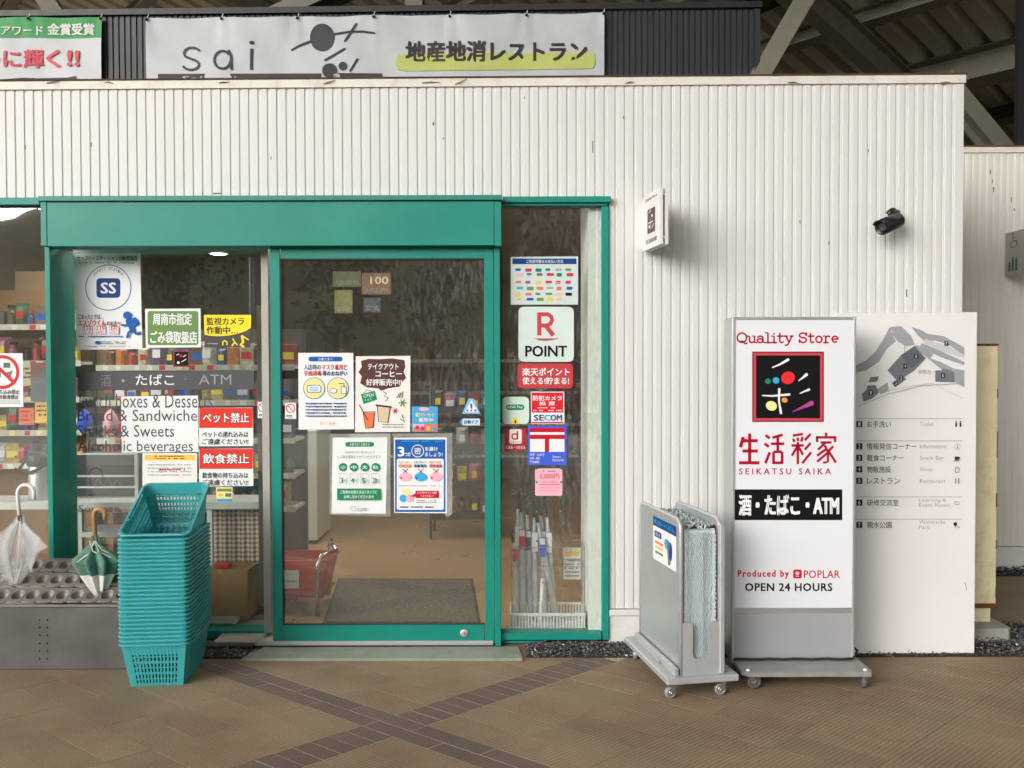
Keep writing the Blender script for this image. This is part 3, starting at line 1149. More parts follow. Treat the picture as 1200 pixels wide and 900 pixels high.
def d_tabako(p):
    p.text('酒', 118, 439, 130, 453, M('worn_white', rgb(120, 118, 118), .6))
    p.text('・', 142.5, 444.5, 146, 448, lgrey_ink)
    p.text('たばこ', 159, 438.5, 204, 451.5, wink, .012)
    p.text('・', 216, 443, 219, 446, mgrey_ink)
    p.text('ATM', 233, 439, 271, 450.5, M('worn_white2', rgb(150, 148, 148), .6))


sheet('lettering_strip', [(92, 435.5), (298, 434.5), (298, 456.5), (92, 457.5)], YW, DK, 'long dark strip with faded white lettering across the window', 'window lettering', d_tabako)

sheet('backing_paper', [(142, 464.5), (232, 463.5), (232.5, 529.5), (142.5, 530.5)], YW + .001, paper, 'plain white paper behind the grey English lettering', 'paper', None, th=.0008)
wl = MB()
pr = Print(lambda x, y, k: W(x, y, YW - .0006 - k * .0001))
vin = M('grey_vinyl_letters', rgb(70, 72, 76), .5)
pr.text('Lunch boxes & Desserts', 93, 461.5, 249, 478, vin)
pr.text('Bread & Sandwiches', 91, 480, 238, 493.5, vin)
pr.text('Snacks & Sweets', 91, 498, 204, 512, vin)
pr.text('Alcoholic beverages', 91, 516, 226, 533, vin)
pr.text('Soumen', 92, 592, 140, 600, vin)
pr.mb.build('window_lettering', label='four lines of thin grey English words on the window glass', cat='window lettering')
lgt = M('logo_red_frame', rgb(140, 30, 50), .5)


def d_logo(p):
    p.rect(204.3, 412.3, 220.5, 428.5, black)
    p.disc(212, 417, 2, red); p.line([(207, 416), (209.5, 415)], .8, wink); p.disc(209, 425, 1.6, wink)
    p.line([(213, 424), (218, 421)], .9, wink); p.line([(215, 418), (218, 416)], .9, wink)


sheet('sticker', [(203, 411), (222, 411), (222, 430), (203, 430)], YW, lgt, 'small square black and red logo sticker above the dark strip', 'sticker', d_logo)


def notice_two(p, y, t1, t2, t3, ox=0):
    p.rect(233.5, y, 296.3, y + 23.5, red2)
    p.text(t1, 237, y + 5, 292.5, y + 18, M('outline_dark', rgb(90, 40, 36), .5), .055)
    p.text(t1, 237.6, y + 5.6, 291.9, y + 17.3, wink, .02)
    p.text(t2, 237, y + 27.5, 291, y + 34.5, dark, .014)
    p.text(t3, 237, y + 36, 291, y + 43, dark, .014)


sheet('notice', [(233, 478), (296.5, 477.5), (297, 522.5), (233.5, 523)], YW, paper, 'red and white notice about pets, upper one of the pair', 'notice',
      lambda p: notice_two(p, 478, 'ペット禁止', 'ペットの連れ込みは', 'ご遠慮ください!!'))
sheet('notice', [(233, 526), (296.5, 525.5), (297, 569.5), (233.5, 570)], YW, paper, 'red and white notice about food and drink, lower one of the pair', 'notice',
      lambda p: notice_two(p, 526, '飲食禁止', '飲食物の持ち込みは', 'ご遠慮ください!!'))


def d_yell(p):
    p.rect(170, 533, 228, 539.5, gold)
    p.bars(181, 534, 216, 2, 2.6, 1.3, brown)
    p.bars(173, 544, 224, 4, 4, 1.6, lgrey_ink)
    p.bars(186, 549.5, 217, 1, 4, 2, red3)


sheet('notice', [(167, 531), (231, 531), (231, 575), (167, 575)], YW, paper_c, 'small white notice with yellow heading behind the top basket', 'notice', d_yell)


def d_card(p):
    p.rect(254.5, 572.5, 271.5, 576, ogreen); p.disc(258.5, 580, 3, gold, ry=2); p.rect(264, 578, 271, 582, mgrey_ink); p.rect(254, 584.5, 272, 587.5, cyan)


sheet('sticker', [(253.5, 571), (272.5, 571), (272.5, 587.5), (253.5, 587.5)], YW, pyell, 'tiny yellow and blue sticker just above the white counter', 'sticker', d_card)


def nosmoke(p, x, y):
    p.ring(x, y, 4.8, 1.1, red3)
    p.line([(x - 3.4, y - 3.4), (x + 3.4, y + 3.4)], .9, red3)
    p.bars(x - 4.5, y + 8, x + 4.5, 1, 1, 1.8, dark)
    p.bars(x - 4, y + 11, x + 4, 1, 1, .8, red3)


sheet('sticker', [(302, 471), (313.5, 471), (313.5, 490), (302, 490)], YW - .003, paper, 'little white sticker with a red crossed ring on the window beside the door edge', 'sticker', lambda p: nosmoke(p, 307.8, 477.5))
sheet('sticker', [(334, 472), (347, 472), (347, 491), (334, 491)], DY + .015, paper, 'little white sticker with a red crossed ring on the sliding door', 'sticker', lambda p: nosmoke(p, 340.4, 478.5))
# left pane notice
YL = .012


def d_bring(p):
    p.ring(3, 436, 18, 4, red3)
    p.rect(-8, 431, 1, 443, grey_ink, 2); p.rect(4, 425, 12, 431, mgrey_ink); p.poly([(6, 437), (15, 434), (12, 444)], grey_ink)
    p.line([(-9, 424), (16, 448)], 4, red3)
    p.text('持ち込み禁止', -6, 456.5, 23, 462, dark, .014)
    p.text('での飲食禁止', -6, 462.5, 22, 468, dark, .014)
    p.bars(-6, 469.5, 24, 2, 2.4, .9, grey_ink)


sheet('notice', [(-14, 414), (26.5, 414), (27.5, 477), (-14, 477)], YL, paper, 'white notice with a large red crossed ring on the leftmost pane', 'notice', d_bring)
dt = MB()
for y in (535, 549, 563):
    c = W(18.5, y, YL - .001)
    dt.lathe([(.006, 0), (.006, .001), (.001, .001)], c, green, 10, 'Y')
dt.build('marker_dots', parent=front, kind='stuff')

# ------------------------------------------------------------ notices on the sliding door
YD = DY + .0165


def d_mask(p):
    p.rect(361.5, 418, 401.5, 423.5, blue, 2.5); p.text('お客さまへ', 373, 419, 390, 422.6, wink)
    p.text('入店時の', 356, 427, 376, 433.5, navy, .02)
    p.text('マスク着用', 377, 427, 402, 433.5, red, .02); p.text('と', 403, 427, 407, 433.5, navy, .02)
    p.text('手指消毒', 356, 434.5, 377, 440.5, red, .02); p.text('等のおねがい', 378, 434.5, 407, 440.5, navy, .02)
    for cx in (368, 396):
        p.disc(cx, 455, 12.8, blue); p.disc(cx, 455, 12.1, pyell)
    p.rect(359.5, 451, 376.5, 460.5, blue, 3); p.rect(360.3, 451.8, 375.7, 459.7, wink, 2.5)
    for y in (453.7, 455.7, 457.7): p.rect(363, y, 373, y + .8, cyan)
    p.rect(399.5, 453, 406, 461.5, blue, 1); p.rect(400.2, 453.7, 405.3, 461, wink, 1); p.line([(403, 453), (403, 449.5), (397, 449.5)], 1, blue)
    p.disc(390.5, 458, 4.6, blue, ry=3); p.disc(390.5, 458, 3.9, wink, ry=2.4)
    p.bars(358, 472, 406, 5, 3.7, 1.7, navy)
    p.text('もと', 374, 493.5, 384, 497.5, gold); p.text('生活', 385, 494.5, 393, 498, orange)


sheet('poster', [(349.5, 413.5), (414, 413.5), (415, 503), (350, 503.5)], YD, paper, 'white poster with two yellow round pictures of a mask and a hand bottle', 'poster', d_mask)


def d_coffee(p):
    pts = [(423, 423), (432, 420.5), (445, 421), (460, 420), (474, 422), (475, 430), (473, 436), (476, 443), (470, 449), (469, 453),
           (455, 455), (447, 458), (443, 455), (430, 454), (422, 449), (424, 441), (420, 436), (424, 430)]
    p.poly(pts, brown)
    p.text('テイクアウト', 431, 426, 467, 433, wink, .02)
    p.text('コーヒー', 440, 434.5, 471, 441.5, wink, .04)
    p.text('好評販売中!!', 429, 444, 471, 452, wink, .025)
    p.poly([(423, 462), (439, 458), (442, 468), (426, 473.5)], dgreen)
    p.text('OPEN', 426, 462, 438, 466, wink, rise=1.5); p.text('くんち', 427.5, 467, 436, 470.5, wink, rise=1.5)
    p.line([(426, 461), (430, 457), (438, 459)], .7, grey_ink)
    p.line([(449, 459), (453, 461), (450, 464), (455, 466), (452, 470)], .8, dark)
    # cups
    p.poly([(442, 475), (457, 476.5), (454.5, 495), (443.5, 494)], beige); p.line([(441, 475), (458, 477)], 2, dark); p.line([(442, 475), (443.5, 494), (454.5, 495), (457, 477)], .8, dark)
    p.poly([(426, 484), (438, 483), (437, 500), (428.5, 501.5)], orange); p.line([(425.5, 483), (428.5, 502), (437, 501), (439, 482), (425.5, 483)], .8, dark)
    p.line([(421, 474.5), (431, 492)], .9, dark)
    for (x, y, m_, r_) in ((471.5, 472, ogreen, 4.3), (463, 481.5, red3, 3)):
        for i in range(6):
            a = i * math.pi / 3
            p.line([(x, y), (x + r_ * math.cos(a), y + r_ * math.sin(a))], 1.1, m_); p.k = 12
        p.disc(x, y, 1.3, gold)
    for i in range(3):
        p.line([(465 + i * 3, 466), (468 + i * 2, 461 - i)], .8, dark); p.k = 13
    p.line([(471, 486), (473, 491)], .7, dark); p.line([(469, 491), (474, 494)], .7, dark)
    p.bars(448, 497, 474, 2, 3, 1, grey_ink)


sheet('poster', [(417, 417.5), (481, 417), (480.5, 506), (416, 506.5)], YD, paper_c, 'white coffee poster with dark brown brush block and drawn cups', 'poster', d_coffee)


def d_bag(p):
    p.rect(404.5, 518, 438.5, 523.5, dgreen, 2.7); p.text('お客さまへ お知らせ', 410, 519, 433, 522.5, wink)
    p.text('2020年7月1日(水)より', 404, 528.5, 439, 532, grey_ink)
    p.text('レジ袋を有料とさせていただきます', 395.5, 533.5, 446, 537.3, grey_ink)
    for i, (t, c) in enumerate((('3', '小'), ('4', '中'), ('5', '大'), ('20', '特大'))):
        x = 402 + i * 12.7
        p.disc(x, 547.5, 5, dgreen); p.text(c, x - 3, 545.3, x + 3, 549.8, wink, .02)
        p.line([(x - 4.7, 555), (x + 4.7, 555), (x + 4.7, 567), (x - 4.7, 567), (x - 4.7, 555)], .4, lgrey_ink)
        p.text(t, x - 3.5, 560, x + (.3 if i < 3 else 1.5), 566, dgreen, .02); p.text('円', x + 1.5, 562, x + 4, 565.5, dgreen)
    p.rect(395, 572.5, 446, 586, dgreen)
    p.text('ご利用のお客さまはスタッフに', 399, 574.5, 442, 578.7, wink, .012)
    p.text('お申し付けくださいませ', 403, 580, 438, 584.3, wink, .012)
    p.line([(411, 598), (411, 593.5), (416, 593.5), (418, 598), (413, 599)], .5, grey_ink); p.text('生活彩家', 419, 595, 430, 599, mgrey_ink)


sheet('plastic_sleeve', [(386, 508.5), (457.5, 508), (457.5, 605.5), (386, 603)], YD + .0015, lamin, 'clear sleeve holding the green and white bag price notice', 'plastic sleeve', None, th=.001)
sheet('notice', [(390, 513), (454, 512.5), (452, 602), (388.5, 601.5)], YD, paper, 'white and green notice on paid carrier bags inside its sleeve', 'notice', d_bag)


def d_three(p):
    p.rect(463, 515, 522, 600, blue)
    p.rect(465, 537.5, 520, 597.5, paper, 2)
    p.bars(465, 516.5, 519, 1, 2, 1.2, cyan)
    p.text('3', 466, 523.5, 474, 535, wink, .04); p.text('つの', 474.5, 530, 481, 535, wink, .02)
    p.ring(489.5, 528.5, 7, .9, wink); p.text('密', 485.5, 524.5, 493.5, 532.5, wink, .01)
    p.text('を避け', 498, 523.5, 513, 528.5, wink, .02); p.text('ましょう!', 498, 530, 518.5, 535, wink, .02)
    for i, (a_, b2, m_) in enumerate((('換気の悪い', '密閉空間', orange), ('多数が集まる', '密集場所', navy), ('間近で会話', '密接場面', red))):
        x = 467 + i * 18
        p.text(a_, x, 540.5, x + 14, 543, m_); p.text(b2, x, 544, x + 15, 548, m_, .02)
        p.disc(x + 8, 559, 7.5, (pink, cyan, pink)[i], ry=5)
        for q in range(5):
            p.disc(x + 3 + q * 2.4, 560 + (q % 2) * 1.5, 1.2, (red3, blue, red3)[i]); p.k = 9
        p.line([(x + 5, 549.5), (x + 11, 555)], .9, (brown, red, red)[i]); p.line([(x + 11, 549.5), (x + 5, 555)], .9, (brown, red, red)[i])
    p.bars(467, 569, 518, 1, 2, .8, grey_ink)
    for (x, y, m_) in ((476, 577, pyell), (472.5, 584, cyan), (480, 584, pink)): p.disc(x, y, 4.4, m_)
    p.rect(487, 575, 514, 583.5, red); p.text('3つの条件がそろう場所', 489, 576, 512, 578.8, wink); p.text('リスクが高い!', 493, 579.8, 508, 582.5, wink)
    p.poly([(480, 582), (487, 578), (487, 582)], red)
    p.bars(488, 586, 512, 2, 2.3, .9, grey_ink); p.bars(469, 593.5, 508, 1, 2, 1.4, dark)


sheet('plastic_sleeve', [(458.5, 508), (530, 507.5), (530, 602), (524, 606.5), (459, 606.5)][:4], YD + .0015, lamin, 'clear sleeve holding the blue bordered notice', 'plastic sleeve', None, th=.001)
sheet('poster', [(461.5, 513), (523.5, 512.5), (524, 601.5), (462, 601)], YD, paper, 'blue bordered poster with a large white 3 and red crosses', 'poster', d_three)


def d_blue(p):
    p.rect(484, 497, 513, 505.5, orange); p.rect(484, 497, 497, 501, pink)
    p.disc(497, 479.5, 6, pink, ry=2)
    p.text('電子マネーカード', 487, 484, 509, 488.5, pyell, .02); p.text('販売中!', 491, 489.5, 508, 494.5, wink, .03)
    for (x, y, m_) in ((489, 501, red3), (495, 502, purple), (502, 502, gold), (508, 502, cyan)): p.disc(x, y, 2.4, m_)


sheet('poster', [(482.5, 476.5), (513, 476.5), (513, 506), (482.5, 506)], YD, M('card_blue', rgb(70, 165, 215), .5), 'small sky blue card poster right of the coffee poster', 'poster', d_blue)


def d_tri(p):
    p.poly([(552.5, 469), (560.5, 483), (544.5, 483)], wink)
    p.poly([(551, 473), (553.8, 473), (553.2, 479), (551.6, 479)], blue); p.disc(552.4, 481, 1.1, blue)
    p.disc(547.8, 481, 1.3, red3); p.disc(557, 481, 1.3, red3)


def d_auto(p):
    p.poly([(538.5, 494.5), (541.5, 491), (541.5, 498)], cyan)
    p.text('自動ドア', 544, 492.3, 560.5, 496.8, navy, .02)


sheet('sticker', [(549, 467), (555, 467), (563, 485), (541.5, 485)], DY + .016, M('sky_sticker', rgb(120, 190, 225), .4), 'triangular white warning sticker near the right edge of the door', 'sticker', d_tri)
sheet('sticker', [(542, 490.5), (562.5, 490.5), (562.5, 498.5), (542, 498.5)], DY + .016, M('paleblue_sticker', rgb(200, 225, 240), .4), 'small pale blue arrow sticker under the triangular one', 'sticker', d_auto)

# ------------------------------------------------------------ stickers on the right pane
YR = .0125


def d_pay(p):
    p.rect(600.5, 303, 675.5, 309.5, navy); p.text('ご利用可能なお支払い方法', 617, 304.2, 660, 308.4, wink, .01)
    cols = [pink, dgreen, cyan, gold, mgrey_ink, red3, blue, orange, black, purple, ogreen, lgrey_ink]
    for r_, (y, xs) in enumerate(((314.5, 6), (320, 6), (329, 7), (336, 7), (343, 6), (349, 5))):
        for i in range(xs):
            x = 604 + i * 11.7 + (r_ % 2) * 1.5
            if x > 672: continue
            w = U(5.5, 8.5)
            p.rect(x, y, min(x + w, 674), y + U(2.6, 4.2), random.choice(cols), 1); p.k = 4
    p.k = 5
    p.text('Pay', 651, 330, 656, 332.6, wink)


sheet('sticker', [(598.5, 301), (677.5, 300.5), (677.5, 357), (598.5, 357)], YR, M('pay_card', (0.60, 0.70, 0.68), .35), 'wide payment methods card with a blue heading, top of the right pane', 'sticker', d_pay)


def rsheet(name, x0, y0, x1, y1, r, Y, mat, label, cat, draw, th=.001):
    p = Print(lambda x, y, k: W(x, y, Y - (k - 1) * th))
    p.rect(x0, y0, x1, y1, mat, r)
    n = len(p.mb.v)
    back = [(v[0], v[1] + th, v[2]) for v in p.mb.v]
    p.mb.add(back, [list(range(n))], mat)
    for i in range(n):
        p.mb.f.append([i, (i + 1) % n, n + (i + 1) % n, n + i]); p.mb.mi.append(0); p.mb.sm.append(False)
    o = p.mb.build(name, label=label, cat=cat)
    q = Print(lambda x, y, k: W(x, y, Y - k * STEP))
    draw(q)
    q.mb.build('print', parent=o)
    return o


def d_r(p):
    RD = M('r_red', rgb(196, 60, 70), .5)
    p.rect(629.5, 366, 634.5, 393, RD)
    p.line([(632, 368.3), (642, 368.3), (646, 371), (647, 375), (645, 379.5), (641, 381.5), (632, 381.5)], 4.8, RD, cap=False)
    p.line([(639, 381), (648.5, 393)], 5.2, RD, cap=False)
    p.poly([(626, 396.5), (655, 396.5), (650, 398), (640, 399.5), (632, 399)], RD)
    p.text('POINT', 615.5, 405, 664.5, 418, black, .03)


rsheet('sticker', 607.5, 359.5, 672.5, 424, 6, YR, sticker_w, 'white rounded sticker with a big red letter R', 'sticker', d_r)


def d_rp(p):
    p.text('楽天ポイント', 612, 431, 667.5, 440.5, wink, .025)
    p.text('使える!貯まる!', 612, 442, 667, 450.5, wink, .025)


rsheet('sticker', 606.5, 426, 671.5, 455, 4, YR, M('soft_red_sticker', rgb(196, 58, 66), .4), 'red rounded sticker with two white lines below the letter R', 'sticker', d_rp)


def d_sec(p):
    p.rect(623, 460, 660, 483.5, M('alarm_red', rgb(222, 18, 40), .4))
    p.text('防犯カメラ', 624.5, 463.5, 658.5, 469.5, wink, .025); p.text('設 置', 632, 470.5, 650.5, 475, wink, .025)
    p.bars(630, 477.5, 654, 1, 1, 1, wink); p.bars(625, 480.5, 658, 1, 1, 1.4, wink)
    SB = navy
    p.text('SE', 625.5, 486, 637.5, 493, navy, .03); p.text('C', 637.5, 486, 645, 493, cyan, .04); p.text('OM', 645, 486, 658.5, 493, navy, .03)
    p.rect(623, 494.5, 660, 496, red)


sheet('sticker', [(622, 459), (661, 459), (661.5, 497), (622.5, 497)], YR - .001, paper, 'red and white security camera sticker with large blue letters', 'sticker', d_sec)


def d_line(p):
    p.rect(593, 474, 614.5, 480.5, dgreen, 3); p.text('LINE Pay', 595, 475.5, 612.5, 479, wink, .01)
    p.bars(597, 484, 611, 1, 1, .8, sticker_w)
    p.poly([(598, 496.5), (601, 491), (604, 489.5), (607, 491), (610, 496.5)], yellow); p.rect(603, 492, 605, 496, brown)


rsheet('sticker', 588.5, 465, 620, 497, 5, YR, M('pale_green_sticker', (0.66, 0.80, 0.72), .35), 'pale rounded sticker with a green pill mark left of the camera sticker', 'sticker', d_line)


def d_d(p):
    p.rect(597, 503, 611.5, 520, wink, 2)
    p.ring(603.2, 511.5, 3.1, 1.7, red); p.rect(605.5, 505, 607.2, 515, red)
    p.text('d ポイント', 598.5, 516.5, 610.5, 519.5, dark, .01)
    p.text('たまる・つかえる', 592.5, 522.5, 615.5, 526, wink, .015)


sheet('sticker', [(591.5, 502.5), (617, 502), (616.5, 527.5), (591.5, 528.5)], YR, M('d_red', rgb(176, 36, 46), .4), 'small dark red sticker with a letter d in a white square', 'sticker', d_d)


def d_post(p):
    p.rect(621, 501.5, 661.5, 506.5, red); p.rect(621, 506.5, 661.5, 509.5, wink); p.rect(621, 509.5, 661.5, 514.5, red)
    p.rect(621, 514.5, 638.5, 529.5, wink); p.rect(638.5, 514.5, 643.5, 529.5, red); p.rect(643.5, 514.5, 661.5, 529.5, wink)
    p.text('切手・はがき', 621, 531, 638, 534.5, wink, .01); p.text('印 紙', 621, 535.5, 633, 538.5, wink, .01)
    p.text('Stamps', 647.5, 534, 657, 537, wink, .01); p.text('Postcards', 647.5, 537.5, 660.5, 540.5, wink, .01)
    p.text('〒STAMPS', 621, 540, 632, 543, wink, .01)


sheet('sticker', [(618.5, 499), (664, 499), (664, 545), (618.5, 545)], YR, cblue, 'blue framed postal sticker with a red T mark', 'sticker', d_post)


def d_pink(p):
    p.bars(636, 551.5, 651, 1, 1, 1.5, grey_ink)
    p.text('5,000円', 632.5, 555, 655.5, 561.5, M('hot_pink', rgb(226, 70, 110), .5), .015)
    p.text('ポイント当たる', 636, 563, 653, 566, red3); p.rect(632, 567, 656, 568.5, M('hp2', rgb(232, 120, 150), .5))
    p.bars(632, 571, 655, 2, 3, 1, M('hp3', rgb(236, 140, 165), .5))


rsheet('sticker', 627, 549, 659, 581, 2, YR, M('pink_sticker', rgb(236, 180, 196), .45), 'pale pink rounded sticker at the bottom of the row of stickers', 'sticker', d_pink)
dt = MB()
for y in [549, 565, 583, 600, 617, 634]:
    for x in (629, 657.5):
        c = W(x, y, YR - .0005)
        dt.lathe([(.006, 0), (.006, .001), (.001, .001)], c, green, 8, 'Y')
dt.build('marker_dots', parent=front, kind='stuff')

# ------------------------------------------------------------ quality sign on wheels
SY = -.56
sx0, sx1 = W(857.5, 600, SY).x, W(1001.5, 600, SY).x
sz0, sz1 = W(930, 776, SY).z, W(930, 371.5, SY).z
qs = thing('illuminated_sign_box', ((sx0 + sx1) / 2, SY + .09, sz0), 'tall white sign box with a black square emblem and red writing on a wheeled plate', 'sign')
mb = MB()
mb.box((sx0, SY, sz0), (sx1, SY + .18, sz1), alu, .006)
mb.build('case', parent=qs)
fr = MB()
zp = px_z(718, SY)
for (a, b) in (((sx0, sz1 - .014), (sx1, sz1)), ((sx0, zp - .004), (sx1, zp + .022)), ((sx0, sz0), (sx1, sz0 + .004))):
    fr.box((a[0] + .001, SY - .008, a[1]), (b[0] - .001, SY - .0005, b[1]), alu, .002)
for x in ((sx0, sx0 + .013), (sx1 - .013, sx1)):
    fr.box((x[0], SY - .010, sz0), (x[1], SY - .0005, sz1 + .001), alu, .002)
fr.build('frame', parent=qs)
mb = MB(); mb.box((sx0 + .013, SY - .004, zp + .022), (sx1 - .013, SY - .0006, sz1 - .014), panel_white); mb.build('face_panel', parent=qs)
mb = MB(); mb.box((sx0 + .013, SY - .004, sz0 + .004), (sx1 - .013, SY - .0006, zp - .004), panel_grey); mb.build('lower_panel', parent=qs)
p = Print(lambda x, y, k: W(x, y, SY - .0042 - k * STEP))
# typewriter face words, drawn as strokes with slab serifs
RI = M('crimson_ink', rgb(176, 16, 52), .45)


def arc(cx, cy, rx, ry, a0, a1, n=10):
    return [(cx + rx * math.cos(math.radians(a0 + (a1 - a0) * i / n)), cy + ry * math.sin(math.radians(a0 + (a1 - a0) * i / n))) for i in range(n + 1)]


LT = {
    'Q': (.80, [arc(.4, .5, .34, .48, 0, 360, 18), [(.34, .14), (.46, .16), (.6, -.1), (.76, -.06)]]),
    'u': (.66, [[(.02, .66), (.14, .66), (.14, .2)] + arc(.31, .2, .17, .19, 180, 300, 5) + [(.5, .14)], [(.40, .66), (.51, .66), (.51, 0), (.64, 0)]]),
    'a': (.60, [arc(.27, .48, .19, .18, 160, 0, 6) + [(.46, .08), (.58, 0)], arc(.25, .2, .2, .19, 0, 360, 12)]),
    'l': (.44, [[(.06, 1), (.22, 1), (.22, 0)], [(.05, 0), (.39, 0)]]),
    'i': (.44, [[(.06, .66), (.22, .66), (.22, 0)], [(.05, 0), (.39, 0)], [(.21, .88), (.23, .9)]]),
    't': (.52, [[(.2, .92), (.2, .16)] + arc(.33, .15, .13, .14, 180, 320, 5), [(.04, .66), (.42, .66)]]),
    'y': (.66, [[(.12, .66), (.33, .05)], [(.55, .66), (.3, -.12), (.2, -.26), (.08, -.26)], [(.02, .66), (.23, .66)], [(.44, .66), (.64, .66)]]),
    'S': (.70, [[(.60, .98), (.60, .74)], arc(.34, .74, .24, .24, 10, 250, 10) + arc(.36, .26, .24, .25, 70, -170, 10), [(.1, .04), (.1, .28)]]),
    'o': (.60, [arc(.29, .33, .22, .32, 0, 360, 14)]),
    'r': (.56, [[(.04, .66), (.18, .66), (.18, 0)], [(.04, 0), (.36, 0)], [(.18, .42)] + arc(.36, .48, .16, .18, 180, 50, 6)]),
    'e': (.60, [[(.07, .36), (.5, .36)] + arc(.29, .35, .21, .3, 0, 300, 12)]),
    ' ': (.34, []),
}


def slab(txt, x0, y0, x1, y1, w):
    tot = sum(LT[c][0] for c in txt)
    k = (x1 - x0) / tot
    x = x0
    for c in txt:
        for st_ in LT[c][1]:
            p.line([(x + a * k, y1 - b * (y1 - y0)) for a, b in st_], w, RI)
            p.k = 1
        x += LT[c][0] * k


slab('Quality Store', 863, 390, 983.5, 401.5, 2.0)
p.k = 1
p.rect(881.5, 412, 965.5, 494.5, M('maroon_frame', rgb(120, 20, 38), .4)); p.rect(883, 413.5, 964, 493, M('frame_red', rgb(206, 66, 80), .4)); p.rect(886, 416.5, 961, 490, black)
k0 = p.k
p.line([(905.5, 430.5), (914, 427), (923.5, 421.5)], [1.5, 2.2, 3.2], wink)
p.disc(923.5, 442.7, 8.2, M('emblem_red', rgb(232, 40, 52), .4), ry=7.4, rot=-.3)
p.disc(909.4, 445.8, 3.9, cyan, ry=3.8); p.disc(900, 446.8, 3.4, dgreen, ry=3.1)
p.line([(936, 446), (941, 442.5), (945, 439)], [1.3, 2.3, 3.8], wink)
p.line([(937.5, 461), (943, 458.5), (948, 456.5)], [1.2, 2, 2.9], wink)
p.line([(893.5, 463.5), (905, 464), (925, 462.3)], [1.4, 2.2, 2.8], wink)
p.line([(913.2, 456), (912.8, 470), (915.2, 484)], [2.8, 2.2, 3.0], wink)
p.disc(904, 475.6, 6.6, M('emblem_cream', rgb(250, 232, 160), .4), ry=5.6, rot=.3); p.disc(919.5, 468.8, 3.6, M('emblem_amber', rgb(240, 160, 60), .4), ry=2.9, rot=.3)
p.line([(929, 482.5), (940, 477.5), (951, 472.5)], [.8, 3, 6], purple)


def kline(sx, pts, w=3.7):
    p.line([(sx + a, b) for a, b in pts], w, RI, cap=False)
    p.k = k0


# heavy square-cut characters
for pts in ([(3, 512), (-.5, 524)], [(1, 516.5), (20, 516.5)], [(10.5, 508), (10.5, 542)], [(2, 528.5), (20, 528.5)], [(-2, 542.3), (22, 542.3)]):
    kline(868, pts)
for pts in ([(0, 510), (5, 513.5)], [(-1, 520), (4, 523.5)], [(5, 530), (0, 543)], [(8, 513), (20, 509.5)], [(6.5, 520), (22, 520)], [(14.5, 512), (14.5, 529)],
            [(9.5, 543.8), (9.5, 529.5)], [(9.5, 529.5), (19.5, 529.5)], [(19.5, 529.5), (19.5, 543.8)], [(9.5, 542.3), (19.5, 542.3)]):
    kline(897, pts, 3.2)
for pts in ([(1, 510.5), (13, 508.5)], [(1.5, 514), (3, 518)], [(6.5, 513), (7.5, 517)], [(12.5, 512), (11, 517.5)], [(-.5, 522), (14, 522)], [(7, 518), (7, 544)],
            [(6.5, 523), (0, 534)], [(7.5, 523), (13, 533)], [(22, 508.5), (15, 516)], [(22, 519), (15, 527)], [(22.5, 530), (12, 543)]):
    kline(928, pts, 2.9)
for pts in ([(11.5, 507), (11.5, 511)], [(1, 518), (1, 511.5)], [(-.5, 512.5), (23.5, 512.5)], [(22, 511.5), (22, 518)], [(5, 518.5), (18, 518.5)], [(11, 518.5), (2, 527)],
            [(10, 522), (14, 530), (13.5, 541), (8, 542.5)], [(12, 526), (1, 534)], [(13, 531), (1, 541)], [(20, 523), (14, 529)], [(14, 528), (23, 542)]):
    kline(956.5, pts, 2.9)
p.k = 1
p.text('SEIKATSU SAIKA', 866, 548.7, 974, 556, RI, .02, 1.5)
p.rect(860, 573.5, 987, 609.5, black)
p.text('酒・たばこ・ATM', 865.5, 579.5, 983.5, 604.5, wink, .035)
p.k = 1
p.text('Produced by', 864.5, 668, 924.5, 678.5, red, .03, 1.25)
p.rect(929.5, 667.5, 939.5, 677.8, red, 1.5)
p.disc(934.5, 672, 2.4, pink); p.line([(933, 675.5), (936, 675.5)], .9, pink)
p.k = 1
p.text('POPLAR', 942, 668.3, 984.3, 677.5, red, .015, 1.05)
p.text('OPEN 24 HOURS', 873, 683.3, 975.5, 692.8, black, .035, 1.1)
p.mb.build('print', parent=qs)


